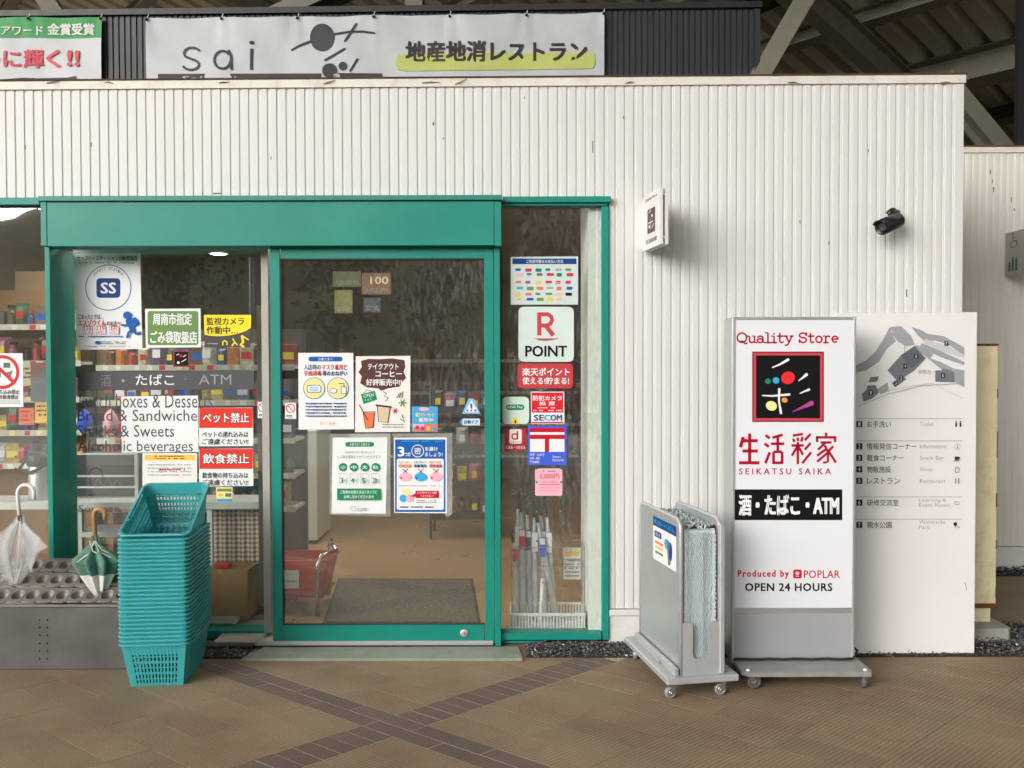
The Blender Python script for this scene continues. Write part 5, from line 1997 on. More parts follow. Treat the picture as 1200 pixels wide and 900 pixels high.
SR = math.radians(5)
fcx = W(187, 700, -.66).x - .012
ctr = Vector((fcx - math.sin(SR) * .232 + .0, -.66 + .185, 0.001))
b0 = basket('shopping_basket', ctr, 'lowest teal basket, standing on the paving under the whole stack', group='stacked teal shopping baskets')
b0.rotation_euler = (0, 0, SR)
NB = 25
DZ = .0203
bn_ = basket('shopping_basket', ctr, 'nested teal basket', group='stacked teal shopping baskets', f0=.62)
for i in range(1, NB + 1):
    c_ = (bn_ if i == 1 else copy_tree(bn_)) if i < NB else copy_tree(b0)
    c_.location = ctr + Vector((U(-.0012, .0012), U(-.0012, .0012), DZ * i))
    c_.rotation_euler = (0, 0, SR + U(-.006, .006))
    ORD = ('second third fourth fifth sixth seventh eighth ninth tenth eleventh twelfth thirteenth fourteenth fifteenth sixteenth seventeenth '
           'eighteenth nineteenth twentieth twenty-first twenty-second twenty-third twenty-fourth twenty-fifth').split()
    c_['label'] = 'teal basket nested in the stack, ' + ORD[min(i - 1, 23)] + ' up from the paving' if i < NB else 'last level teal basket of the stack, right under the tilted one'
tb = copy_tree(b0)
tb['label'] = 'top teal basket of the stack, tipped forward so its inside shows'
tb.rotation_euler = (Matrix.Rotation(SR, 3, 'Z') @ Matrix.Rotation(math.radians(24), 3, 'X')).to_euler()
tb.location = ctr + Vector((-.004, .075, DZ * NB + .136))

# ------------------------------------------------------------ umbrella stand
stx1 = W(148.5, 750, -.42).x
stx0 = -3.1
us = thing('umbrella_stand', (stx1 - .6, -.3, 0), 'long grey steel umbrella stand with rows of round cups', 'umbrella stand')
zf = W(70, 709, -.42).z
mb = MB(); mb.box((stx0, -.42, .004), (stx1, -.40, zf - .012), stand_metal, .002); mb.build('front_panel', parent=us)
mb = MB(); mb.box((stx1 - .012, -.40, .004), (stx1, -.06, zf), stand_metal, .002); mb.build('end_panel', parent=us)
hs_ = MB()
for y in (726.5, 735.5, 744.5, 754, 763, 772):
    for x in (46.5, 55.5):
        c = W(x, y, -.4205)
        hs_.lathe([(.0042, 0), (.0042, .0006), (.001, .0006)], c, black, 8, 'Y')
hs_.build('vent_holes', parent=us, kind='stuff')
zbk = W(70, 656, -.07).z
mb = MB()
vs = [(stx0, -.425, zf - .012), (stx1, -.425, zf - .012), (stx1, -.425, zf - .004), (stx0, -.425, zf - .004)]
mb.box((stx0, -.428, zf - .008), (stx1 + .002, -.41, zf + .002), stand_plate)
mb.box((stx0, -.41, zf - .04), (stx1 - .012, -.06, zf - .035), black_metal)
mb.build('tray_edge', parent=us)
# cells: square plates each with a bowl
cw = .0775
rows_n = 3
dy = (.355) / rows_n
sl = (zbk - zf) / .355
me_c = None


def cell_mesh():
    n = 16
    vs = []; fs = []
    h = cw / 2 - .0012; g_ = dy / 2 - .0012
    per = []
    for i in range(n):
        t = 2 * math.pi * i / n + math.pi / n
        c_, s_ = math.cos(t), math.sin(t)
        k = min(h / abs(c_), g_ / abs(s_))
        per.append((c_ * k, s_ * k))
    rings = [[(x, y, 0) for x, y in per]]
    for (rr, zz) in ((.0325, 0), (.0305, -.005), (.026, -.016), (.018, -.026), (.008, -.031)):
        rings.append([(rr * math.cos(2 * math.pi * i / n + math.pi / n), rr * 1.15 * math.sin(2 * math.pi * i / n + math.pi / n), zz) for i in range(n)])
    for r__ in rings: vs += r__
    for k in range(len(rings) - 1):
        for i in range(n):
            fs.append((k * n + i, k * n + (i + 1) % n, (k + 1) * n + (i + 1) % n, (k + 1) * n + i))
    fs.append([(len(rings) - 1) * n + i for i in range(n)])
    # skirt
    o_ = len(vs)
    vs += [(x, y, -.008) for x, y in per]
    fs += [(i, o_ + i, o_ + (i + 1) % n, (i + 1) % n) for i in range(n)]
    me = bpy.data.meshes.new('cup_plate')
    me.from_pydata(vs, [], fs)
    me.materials.append(stand_plate)
    me.polygons.foreach_set('use_smooth', [False] * n + [True] * (len(fs) - n))
    return me


me_c = cell_mesh()
ncol = int((stx1 - .02 - stx0) / cw)
for r__ in range(rows_n):
    for i in range(ncol):
        x = stx1 - .05 - i * cw - r__ * .010
        y = -.405 + dy * (r__ + .5)
        if x < -2.75: continue
        o = piece('cup_plate', me_c, (x, y, zf + sl * (y + .425)), us)
        o.rotation_euler = (math.atan(sl), 0, 0)


def hook(mb, base_, top_, r_, h, mat, side=1, rad=.012):
    """straight shaft from base_ to top_, then a crook of radius r_ bending along side"""
    pts = [Vector(base_), Vector(top_)]
    for i in range(1, 10):
        t = math.pi * i / 9
        pts.append(Vector(top_) + Vector((side * (r_ - r_ * math.cos(t)), 0, r_ * math.sin(t))))
    pts.append(pts[-1] - Vector((0, 0, h)))
    mb.tube(pts, rad, mat, 10)


def pleated(mb, prof, c, mat, tilt, n=64, lobes=8, amp=.35, lean=(0, 0)):
    vs = []
    for (rr, h) in prof:
        for j in range(n):
            th = 2 * math.pi * j / n
            m = 1 + amp * math.cos(lobes * th + h * 6) + .12 * math.cos(3 * th + 1)
            vs.append(Vector(c) + Vector((rr * m * math.cos(th) + lean[0] * h * (rr * 10), rr * m * math.sin(th) * .8, h)) + Vector((tilt[0] * h, tilt[1] * h, 0)))
    k = len(prof)
    mb.add(vs, [(i * n + j, i * n + (j + 1) % n, (i + 1) * n + (j + 1) % n, (i + 1) * n + j) for i in range(k - 1) for j in range(n)], mat, True)


# clear umbrella
uy = -.26
c = W(17, 690, uy); tp = W(23.5, 608, uy); tt = W(20.5, 578, uy)
u1 = thing('clear_umbrella', (c.x, uy, c.z), 'clear vinyl umbrella with a white hooked handle in the stand', 'umbrella')
mb = MB(); L_ = tp.z - c.z
tilt = ((tp.x - c.x) / L_, 0)
pleated(mb, [(.008, 0), (.03, L_ * .12), (.062, L_ * .33), (.098, L_ * .58), (.088, L_ * .72), (.05, L_ * .86), (.022, L_ * .95), (.016, L_ * 1.04)], c, vinyl, tilt, amp=.42)
fl = MB()
for (p0_, p1_, p2_) in (((27, 612), (56, 641), (30, 655)), ((14, 610), (0, 640), (8, 668)), ((22, 612), (47, 630), (36, 672))):
    q = [W(*p0_, uy - .03), W(*p1_, uy - .05), W(*p2_, uy - .04)]
    mb.add(q + [v + Vector((0, .002, 0)) for v in q], [(0, 2, 1), (3, 4, 5)], vinyl)
mb.build('canopy', parent=u1)
mb = MB()
for i in range(7):
    a = i * .9
    mb.tube([tp + Vector((.01 * math.cos(a), .01 * math.sin(a), 0)), c + Vector((.055 * math.cos(a), .04 * math.sin(a), L_ * .45)), c + Vector((0, 0, .01))], .0016, white_pl, 4)
mb.build('rib', parent=u1)
mb = MB(); hook(mb, tp - Vector((0, 0, .03)), tt, (W(39, 570, uy).x - W(19.5, 570, uy).x) / 2 - .0, .03, white_pl, 1, .0095); mb.build('handle', parent=u1)
mb = MB(); mb.tube([tp - Vector((0, 0, .01)), tp + Vector((0, 0, .018))], .012, dkrubber, 10); mb.build('collar', parent=u1)
# green and white umbrella
uy = -.30
gr_cloth = M('green_cloth', rgb(86, 128, 110), .8, var=.35, vs=40)
wh_cloth = M('white_cloth', rgb(226, 222, 212), .8, var=.05)
c = W(117, 702, uy); tp = W(112, 634, uy); tt = W(110, 603, uy)
u2 = thing('folded_umbrella', (c.x, uy, c.z), 'green and white cloth umbrella with a wooden crook handle in the stand', 'umbrella')
L_ = tp.z - c.z
tilt = ((tp.x - c.x) / L_, 0)
mb = MB()
full = [(.006, 0), (.024, L_ * .10), (.048, L_ * .28), (.066, L_ * .44)]
pleated(mb, full, c, wh_cloth, tilt, amp=.34)
up_ = [(.066, L_ * .44), (.088, L_ * .62), (.092, L_ * .70), (.052, L_ * .84), (.022, L_ * .95), (.014, L_ * 1.1)]
pleated(mb, up_, c, gr_cloth, tilt, amp=.34)
mb.build('canopy', parent=u2)
mb = MB()
for (pp) in ([(90, 659), (104, 649), (111, 634)], [(105, 634), (109, 646), (126, 654)], [(110, 634), (116, 646), (133, 655)], [(112, 634), (119, 644), (127, 648)]):
    pts = [W(x, y, uy - .06 + .02 * i) for i, (x, y) in enumerate(pp)]
    mb.tube(pts, .0035, wh_cloth, 5)
mb.build('hem', parent=u2)
mb = MB(); hook(mb, tp - Vector((0, 0, .03)), tt, (W(122, 600, uy).x - W(109, 600, uy).x) / 2, .025, wood, 1, .0115); mb.build('handle', parent=u2)

# ------------------------------------------------------------ inside the shop
shop = thing('shop_interior', (0, .2, 0), 'dim shop room with brown floor seen through the glass', 'room')


def vinyl_floor():
    m = M('shop_floor', rgb(176, 142, 100), 0.3, var=.05, vs=2)
    return m


mb = MB(); mb.box((-4.3, .24, -.01), (XR - .06, 7.2, .035), vinyl_floor()); mb.build('floor', parent=shop)
mb = MB(); mb.box((-4.3, .12, 2.62), (XR - .06, 7.2, 2.66), inner_ceil); mb.build('ceiling', parent=shop)
mb = MB(); mb.box((-4.3, 7.2, 0), (XR - .06, 7.25, 2.62), inner_wall); mb.box((-4.35, .1, 0), (-4.3, 7.2, 2.62), inner_wall); mb.box((XR - .1, .1, 0), (XR - .06, 7.2, 2.62), inner_wall); mb.build('wall', parent=shop)
mb = MB(); mb.box((.425, .034, 0.03), (.52, .6, 2.62), M('return_wall', (.84, .88, .82), .6, var=.03)); mb.build('return_wall', parent=shop)
# strip lights
lampm = M('lamp_face', (1.0, .95, .85), .5, emit=22.0)
for i, (x, y) in enumerate(((-2.5, .9), (-2.5, 2.2), (-1.0, 1.2), (-1.1, 2.5))):
    lt = thing('ceiling_light', (x, y, 2.56), ('front left strip light in the ceiling of the shop', 'rear left strip light in the ceiling of the shop',
               'strip light above the entrance mat in the shop ceiling', 'strip light at the back of the shop ceiling')[i], 'ceiling light', 'strip lights in the shop ceiling')
    mb = MB(); mb.box((x - .6, y - .08, 2.585), (x + .6, y + .08, 2.618), white_pl); mb.build('housing', parent=lt)
    mb = MB(); mb.box((x - .58, y - .065, 2.575), (x + .58, y + .065, 2.584), lampm); mb.build('diffuser', parent=lt)
dl = thing('downlight', WZ(256, 298, 2.60), 'small round lit downlight in the ceiling seen through the left window', 'downlight')
k = MB(); k.lathe([(.07, 0), (.07, .02), (.001, .02)], dl.location, M('downlight_face', (1.0, .9, .75), .5, emit=12.0), 16); k.build('lamp', parent=dl)
k = MB(); k.lathe([(.09, .004), (.09, .02), (.071, .02), (.071, .004)], dl.location, white_pl, 16, cap=False); k.build('ring', parent=dl)
# entrance mat
a = WZ(382.5, 729, .04); b = WZ(560, 729.5, .04); c = WZ(551, 678.5, .04); d = WZ(398.5, 678.5, .04)
mtm = M('mat_fibre', rgb(92, 84, 70), .95, var=.8, vs=42, bump=.8, bs=200)
mb = MB(); mb.prism([(a.x, a.y, .036), (b.x, b.y, .036), (c.x, c.y, .036), (d.x, d.y, .036)], (0, 0, .009), mtm)
mat_o = mb.build('door_mat', label='speckled brown grey mat on the shop floor behind the door', cat='mat')
mb = MB()
e = .018
mb.prism([(a.x - e, a.y - e, .0355), (b.x + e, b.y - e, .0355), (c.x + e, c.y + e, .0355), (d.x - e, d.y + e, .0355)], (0, 0, .004), dkrubber)
mb.build('edge', parent=mat_o)
# red basket on its chrome trolley
rb = basket('red_basket', (0, 0, 0), 'red shopping basket with a white notice on the chrome trolley inside', mat=redp, hmat=redp)
o1 = W(364, 700, .62)
rb.scale = (.92, .92, .92)
rb.location = (o1.x - .08, .70, .155); rb.rotation_euler = (0, 0, math.radians(90))
mb = MB(); mb.box((o1.x - .17, .524, .19), (o1.x - .05, .526, .30), paper); nt_ = mb.build('notice', label='square white paper taped to the red basket inside the door', cat='notice')
p = Print(lambda x, y, k: Vector((o1.x - .17 + x * .12, .524 - k * STEP, .30 - y * .11)))
p.text('お客様用', .2, .55, .9, .68, dark)
p.mb.build('print', parent=nt_)
tr = thing('basket_trolley', (o1.x, .6, .035), 'chrome shopping trolley frame holding the red basket behind the door', 'trolley')
for yy, xx, nm in ((.46, W(372, 700, .46).x, 0), (.98, W(385, 680, .98).x, 1)):
    mb = MB()
    zt2 = .41
    mb.tube([(xx, yy, .07), (xx, yy, zt2 - .06), (xx + .02, yy + .02, zt2 - .01), (xx + .1 * (1 - nm), yy + .1 * (1 - nm), zt2)], .012, chrome, 8)
    mb.build('leg', parent=tr)
    mb = MB(); mb.lathe([(.03, -.01), (.03, .01)], (xx, yy, .066), dkrubber, 14, 'X'); mb.build('wheel', parent=tr)
mb = MB(); mb.tube([(W(372, 700, .46).x + .1, .56, .41), (W(385, 680, .98).x, .98, .41)], .012, chrome, 8)
mb.box((o1.x - .3, .52, .13), (o1.x + .10, .90, .142), M('red_shelf', rgb(150, 40, 44), .5)); mb.build('frame', parent=tr)

# white cabinet
a = WZ(341, 638, .036); b = WZ(372, 638, .036)
cab = thing('white_cabinet', (a.x, a.y + .3, .036), 'low white cabinet standing left of the mat in the shop', 'cabinet')
mb = MB(); mb.box((a.x - .6, a.y, .07), (b.x, a.y + .6, 1.0), shelf_white, .006); mb.build('body', parent=cab)
mb = MB(); mb.box((a.x - .58, a.y + .02, .036), (b.x - .02, a.y + .58, .07), black_metal); mb.build('kick_plate', parent=cab)

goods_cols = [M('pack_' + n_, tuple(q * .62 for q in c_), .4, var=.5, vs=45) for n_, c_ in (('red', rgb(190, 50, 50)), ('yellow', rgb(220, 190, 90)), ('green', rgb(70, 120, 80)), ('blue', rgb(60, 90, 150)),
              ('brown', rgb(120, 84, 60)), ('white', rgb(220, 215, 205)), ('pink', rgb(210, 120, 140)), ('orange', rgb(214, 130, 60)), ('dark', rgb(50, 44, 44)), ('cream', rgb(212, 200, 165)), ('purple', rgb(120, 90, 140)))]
PK = []
for m_ in goods_cols:
    for kind in (0, 1, 2):
        k = MB()
        if kind == 0:      # box with a label band
            k.box((-.04, -.025, 0), (.04, .025, .12), m_, .003); k.box((-.03, -.0262, .035), (.03, -.0252, .075), random.choice((wink, yellow, red, blue, m_)))
        elif kind == 1:    # pillow bag
            rr = [(-.05, .0), (-.046, .02), (-.048, .07), (-.046, .12), (-.05, .14)]
            vs = []
            for j, (xx, z) in enumerate(rr):
                dd = (.002, .022, .03, .022, .002)[j]
                vs += [(xx, 0, z), (xx * .4, -dd, z), (-xx * .4, -dd, z), (-xx, 0, z), (-xx * .4, dd, z), (xx * .4, dd, z)]
            k.add(vs, [(j * 6 + i, j * 6 + (i + 1) % 6, j * 6 + 6 + (i + 1) % 6, j * 6 + 6 + i) for j in range(4) for i in range(6)], m_, True)
            k.box((-.02, -.0315, .045), (.022, -.030, .09), random.choice((wink, yellow, red)))
        else:              # jar
            k.lathe([(.028, 0), (.03, .01), (.03, .08), (.02, .095), (.02, .11)], (0, 0, 0), m_, 10); k.lathe([(.023, .108), (.023, .125), (.001, .125)], (0, 0, 0), random.choice((wink, red, black)), 10)
        me = bpy.data.meshes.new('pack'); me.from_pydata(k.v, [], k.f)
        for q_ in k.mats: me.materials.append(q_)
        me.polygons.foreach_set('material_index', k.mi)
        me['kd'] = m_.name.replace('pack_', '') + (' box', ' snack bag', ' jar')[kind]
        PK.append(me)


def shelving(x0, x1, y, zs, label, group, glabel, depth=.35, frame=black_metal, step=.1, back=None):
    s_ = thing('display_shelf', ((x0 + x1) / 2, y, .036), label, 'shelf')
    for z in zs:
        m_ = MB(); m_.box((x0, y, z - .02), (x1, y + depth, z), shelf_white); m_.box((x0, y - .006, z - .03), (x1, y - .001, z + .008), price_rail); m_.build('shelf_board', parent=s_)
    m_ = MB()
    for x in (x0, x1):
        m_.box((x - .015, y + depth - .03, .036), (x + .015, y + depth, max(zs) + .25), frame)
    m_.box((x0, y + depth, .036), (x1, y + depth + .01, max(zs) + .25), back or inner_wall)
    m_.build('back_frame', parent=s_)
    for z in zs:
        tg_ = MB()
        x = x0 + .05
        while x < x1 - .06:
            tg_.box((x, y - .0085, z - .026), (x + U(.03, .045), y - .0062, z + .004), random.choice((wink, wink, pyell, wink, red3)))
            x += U(.07, .12)
        tg_.build('price_tags', parent=s_, kind='stuff')
        x = x0 + .06
        while x < x1 - .04:
            me = random.choice(PK)
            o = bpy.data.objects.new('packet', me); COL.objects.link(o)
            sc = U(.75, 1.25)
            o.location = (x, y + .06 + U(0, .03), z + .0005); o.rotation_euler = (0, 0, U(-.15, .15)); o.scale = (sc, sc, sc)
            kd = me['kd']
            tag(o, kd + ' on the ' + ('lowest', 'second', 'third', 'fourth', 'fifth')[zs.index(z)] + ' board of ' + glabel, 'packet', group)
            x += step * U(.85, 1.2)


shelving(-2.72, -1.42, .95, (.62, .84, 1.07, 1.32, 1.55), 'tall shelf of snacks standing just inside the left window', 'packets on the window shelf', 'the tall shelf behind the left window', depth=.3, step=.082, frame=black_metal, back=M('shelf_back', rgb(70, 62, 56), .8))
shelving(-2.4, 1.6, 6.6, (.4, .8, 1.2, 1.6), 'long wall shelf of goods at the back of the shop', 'packets on the back wall shelf', 'the far wall shelf of the shop', step=.21)
shelving(-3.7, -2.85, 1.02, (.9, 1.12, 1.34, 1.58, 1.82), 'wooden shelf of goods behind the leftmost pane', 'packets behind the leftmost pane', 'the wooden shelf behind the leftmost pane', depth=.2, step=.075, back=M('wood_back', rgb(150, 112, 72), .7, var=.1))
# dark wire rack right of the mat
a = WZ(505, 632, .04)
rk = thing('wire_rack', (a.x, a.y, .036), 'dark wire display rack standing behind the right side of the door', 'rack')
for (dx, dy_) in ((0, 0), (.55, 0), (0, .4), (.55, .4)):
    mb = MB(); mb.tube([(a.x + dx, a.y + dy_, .04), (a.x + dx, a.y + dy_, 1.35)], .013, black_metal, 8); mb.build('leg', parent=rk)
for z in (.22, .5, .82, 1.14):
    mb = MB()
    for i in range(12): mb.tube([(a.x, a.y + i * .4 / 11, z), (a.x + .55, a.y + i * .4 / 11, z)], .004, black_metal, 4)
    mb.box((a.x, a.y - .01, z - .01), (a.x + .55, a.y - .004, z + .05), black_metal)
    mb.build('wire_shelf', parent=rk)
    for i in range(5):
        me = random.choice(PK); o = bpy.data.objects.new('packet', me); COL.objects.link(o); o.location = (a.x + .06 + i * .105, a.y + .08, z + .006); o.scale = (1.1, 1.1, 1.3)
        tag(o, me['kd'] + ' on the dark wire rack behind the door, ' + {.22: 'lowest', .5: 'second', .82: 'third', 1.14: 'top'}[z] + ' tier', 'packet', 'packets on the wire rack')
# posters hanging inside above; colours muted to stand for reflections on the glass
for (x0, y0, x1, y1, m_, lb) in ((390, 318, 423, 336, M('veiled_green', rgb(80, 86, 58), .6), 'green price poster hanging high inside the shop, upper left'), (424, 320, 458, 345, M('veiled_orange', rgb(110, 76, 56), .6), 'orange price poster hanging high inside the shop'),
                                 (392, 340, 413, 367, M('veiled_yellow', rgb(112, 112, 64), .6), 'yellow poster hanging high inside the shop, below the green one'), (426, 349, 446, 366, M('veiled_blue', rgb(56, 66, 76), .6), 'dark blue poster hanging inside the shop below the orange one')):
    def dd(p, x0=x0, y0=y0, x1=x1, y1=y1, lb=lb):
        if 'orange' in lb and 'hanging high' in lb: p.text('100', x0 + 10, y0 + 4, x1 - 3, y0 + 13, beige, .02)
        p.bars(x0 + 3, y1 - 7, x1 - 3, 2, 3, 1.6, grey_ink)
    sheet('poster', [(x0, y0), (x1, y0), (x1, y1), (x0, y1)], 3.2, m_, lb, 'poster', dd, group='posters hanging in the shop')
# counter, chequered cloth, carton
YC = .36
ctp = thing('window_counter', (-1.8, YC, .036), 'white counter board on legs behind the left window', 'counter')
zc = W(280, 588, YC).z; zc_ = W(280, 597, YC).z
mb = MB(); mb.box((W(-40, 590, YC).x, YC, zc_), (W(309, 590, YC).x, YC + .3, zc), shelf_white, .004); mb.build('board', parent=ctp)
for xx in (W(88, 600, YC).x, W(241, 600, YC).x):
    mb = MB(); mb.box((xx, YC + .02, .036), (xx + .03, YC + .05, zc_), shelf_white); mb.build('leg', parent=ctp)
mb = MB(); mb.box((W(88, 627, YC).x, YC + .01, W(100, 624, YC).z - .03), (W(150, 627, YC).x, YC + .28, W(100, 624, YC).z), shelf_white); mb.build('lower_board', parent=ctp)


def gingham():
    m = M('gingham', rgb(140, 110, 90), .9)
    nt = m.node_tree
    ge = nt.nodes.new('ShaderNodeNewGeometry'); b = nt.nodes['Principled BSDF']
    sp = nt.nodes.new('ShaderNodeSeparateXYZ'); nt.links.new(ge.outputs['Position'], sp.inputs[0])
    res = []
    for ax_ in (0, 2):
        mm = nt.nodes.new('ShaderNodeMath'); mm.operation = 'MULTIPLY'; mm.inputs[1].default_value = 1 / .028; nt.links.new(sp.outputs[ax_], mm.inputs[0])
        f_ = nt.nodes.new('ShaderNodeMath'); f_.operation = 'FRACT'; nt.links.new(mm.outputs[0], f_.inputs[0])
        g_ = nt.nodes.new('ShaderNodeMath'); g_.operation = 'GREATER_THAN'; g_.inputs[1].default_value = .5; nt.links.new(f_.outputs[0], g_.inputs[0]); res.append(g_)
    ad = nt.nodes.new('ShaderNodeMath'); ad.operation = 'ADD'; nt.links.new(res[0].outputs[0], ad.inputs[0]); nt.links.new(res[1].outputs[0], ad.inputs[1])
    cr = nt.nodes.new('ShaderNodeValToRGB'); dv = nt.nodes.new('ShaderNodeMath'); dv.operation = 'DIVIDE'; dv.inputs[1].default_value = 2
    nt.links.new(ad.outputs[0], dv.inputs[0]); nt.links.new(dv.outputs[0], cr.inputs[0])
    cr.color_ramp.elements[0].color = (*rgb(214, 200, 180), 1); cr.color_ramp.elements[1].color = (*rgb(112, 82, 62), 1)
    nt.links.new(cr.outputs[0], b.inputs['Base Color'])
    return m


gg = gingham()


def drape(x0, x1, z0, z1, Y, amp, mat, taper=0):
    n = 40
    vs = []
    for j, z in enumerate((z0, (z0 + z1) / 2, z1)):
        for i in range(n + 1):
            t = i / n
            vs.append((x0 + (x1 - x0) * t + taper * (1 - j / 2) * (1 - t), Y + amp * math.sin(t * 40 + j), z))
    k = MB(); k.add(vs, [(j * (n + 1) + i, j * (n + 1) + i + 1, (j + 1) * (n + 1) + i + 1, (j + 1) * (n + 1) + i) for j in range(2) for i in range(n)], mat, True)
    return k


drape(W(236, 600, YC).x, W(306, 600, YC).x, .08, zc_, YC + .16, .006, gg).build('checked_cloth', label='brown and cream checked cloth hanging under the counter', cat='cloth')
drape(W(303, 600, .26).x, W(311, 600, .26).x, .16, 1.9, .26, .012, M('lace_curtain', rgb(190, 180, 160), .8, var=.1)).build('side_curtain', label='narrow pale curtain hanging beside the door jamb', cat='curtain')
YX = .28
a = W(250, 727, YX); b = W(291, 727, YX); zt3 = W(270, 668, YX).z
cbx = thing('cardboard_box', ((a.x + b.x) / 2, YX + .15, .04), 'closed brown cardboard box on the floor under the counter', 'box')
mb = MB(); mb.box((a.x - .05, YX, a.z), (b.x, YX + .26, zt3), carton, .002); mb.build('body', parent=cbx)
mb = MB()
mb.prism([(b.x, YX, zt3), (b.x, YX + .26, zt3), (b.x + .06, YX + .26, zt3 + .04), (b.x + .06, YX + .02, zt3 + .04)], (0, 0, .003), carton); mb.build('flap', parent=cbx)
mb = MB(); mb.box((a.x + .03, YX - .001, zt3 - .02), (a.x + .055, YX + .005, zt3 + .002), M('tape', rgb(180, 150, 100), .3)); mb.build('tape', parent=cbx)
mb = MB(); mb.box((W(235, 735, .22).x, .2, .06), (W(277, 735, .22).x, .4, .085), shelf_white); mb.build('floor_board', label='pale board lying flat in front of the cardboard box', cat='board')
mb = MB(); mb.box((W(62, 735, .22).x, .18, -.005), (W(318, 735, .22).x, .9, .05), M('inner_ledge', rgb(96, 88, 78), .7, var=.1)); mb.build('ledge', parent=shop)
# red sash on the carton
mb = MB(); mb.box((W(252, 656, .3).x, .3, zt3 + .004), (W(268, 652, .3).x, .36, zt3 + .03), redp, .004); mb.build('red_packet', label='small red packet on top of the cardboard box', cat='packet')
# black magazine rack
YM = .6
mr = thing('magazine_rack', (-2.1, YM, .036), 'black low rack with silver rails behind the window, left of the baskets', 'rack')
z0_, z1_ = W(120, 592, YM).z, W(120, 532, YM).z
xa_, xb_ = W(88, 560, YM).x, W(163, 560, YM).x
mb = MB(); mb.box((xa_, YM, z0_), (xb_, YM + .2, z1_), M('rack_black', (.03, .03, .032), .5)); mb.build('body', parent=mr)
for y in (532, 558, 571, 590):
    mb = MB(); z = W(100, y, YM - .01).z; mb.box((xa_, YM - .012, z - .006), (xb_, YM - .001, z + .006), alu); mb.build('rail', parent=mr)
mb = MB(); mb.box((xb_ - .02, YM - .02, z0_), (xb_, YM + .2, z1_ + .02), alu); mb.build('upright', parent=mr)
mb = MB()
for i in range(4):
    x = xa_ + .12 + i * .06; z = W(100, 566, YM - .015).z
    mb.tube([(x, YM - .016, z - .02), (x + .03, YM - .016, z + .025), (x + .06, YM - .016, z - .02)], .0025, chrome, 4)
mb.build('wire_hooks', parent=mr)
for (x, w, hh, m_, lb, cat) in ((100, 12, 30, cblue, 'blue bag hanging at the left of the snack shelf', 'bag'), (130, 12, 34, pink, 'pink bag hanging left of the white paper', 'bag')):
    a = W(x, 505, .8)
    k = MB(); k.lathe([(.03, 0), (.045, .03), (.04, .09), (.015, .13), (.002, .14)], (a.x, .8, a.z), m_, 12, mod=lambda t, h: 1 + .12 * math.cos(5 * t)); k.build('bag', label=lb, cat=cat)
# hot water pot behind the leftmost pane
a = W(42, 586, .45)
pot = thing('hot_water_pot', (a.x, .5, zc), 'grey and black hot water pot on the counter behind the leftmost pane', 'pot')
mb = MB(); mb.lathe([(.062, 0), (.064, .02), (.064, .19), (.058, .21)], (a.x, .5, zc), alu, 24); mb.build('body', parent=pot)
mb = MB(); mb.lathe([(.068, .205), (.074, .22), (.074, .26), (.055, .285), (.02, .29), (.001, .29)], (a.x, .5, zc), black_metal, 24); mb.build('lid', parent=pot)
mb = MB(); mb.tube([(a.x - .075, .5, zc + .25), (a.x - .10, .46, zc + .19), (a.x - .03, .42, zc + .165), (a.x + .05, .42, zc + .2), (a.x + .075, .5, zc + .25)], .009, black_metal, 8); mb.build('handle', parent=pot)
for (x0, y0, x1, y1, m_, lb) in ((14, 428, 52, 452, beige, 'beige notice on the wall behind the leftmost pane'), (22, 478, 40, 498, orange, 'orange price card behind the leftmost pane, left of the yellow one'), (41, 472, 56, 496, gold, 'yellow price card behind the leftmost pane'),
                                 (36, 425, 58, 470, mgrey_ink, 'dark picture poster behind the leftmost pane')):
    sheet('poster', [(x0, y0), (x1, y0), (x1, y1), (x0, y1)], 1.0 + (.01 if m_ is beige else 0), m_, lb, 'poster',
          lambda p, x0=x0, y0=y0, x1=x1, y1=y1: p.bars(x0 + 2, y0 + 3, x1 - 2, 3, 5, 2.4, random.choice((red3, brown, dgreen))), group='cards behind the leftmost pane')
mb = MB(); mb.box((-3.4, 1.25, .036), (-2.75, 1.3, 2.2), M('partition', rgb(150, 122, 92), .7, var=.1)); mb.build('partition', parent=shop)

# umbrellas for sale in the right pane
YU = .16
a = W(598, 738, YU - .08); b = W(685, 738, YU - .08)
ub = thing('white_tray', ((a.x + b.x) / 2, YU + .05, a.z), 'shallow white plastic basket under the umbrellas in the right pane', 'basket')
k = MB()
x0, x1, z0 = a.x, b.x, W(640, 740, YU - .08).z
h_ = .105
for yy in (YU - .08, YU + .16):
    k.box((x0, yy - .006, z0 + h_ - .012), (x1, yy + .006, z0 + h_ - .0) if yy > YU else (x1, yy + .006, z0 + .105), white_pl) if yy > YU else k.box((x0 - .006, yy - .008, z0 + .088), (x1 + .006, yy + .006, z0 + .105), white_pl, .002)
    k.box((x0 + .012, yy - .002, z0), (x1 - .012, yy + .002, z0 + .018), white_pl)
    n = 22
    for i in range(n + 1):
        x = x0 + .012 + (x1 - x0 - .03) * i / n
        k.box((x, yy - .002, z0), (x + .007, yy + .002, z0 + .1), white_pl)
for xx in (x0, x1):
    k.box((xx - .003, YU - .08, z0), (xx + .003, YU + .16, z0 + .10), white_pl)
k.box((x0, YU - .08, z0 - .001), (x1, YU + .16, z0 + .004), white_pl)
k.build('body', parent=ub)
rk2 = thing('umbrella_rack', ((a.x + b.x) / 2, YU, z0), 'thin wire rack holding the boxed umbrellas in the right pane', 'rack')
zr = W(640, 639, YU).z
k = MB()
xr0, xr1 = W(600, 640, YU).x, W(684, 640, YU).x
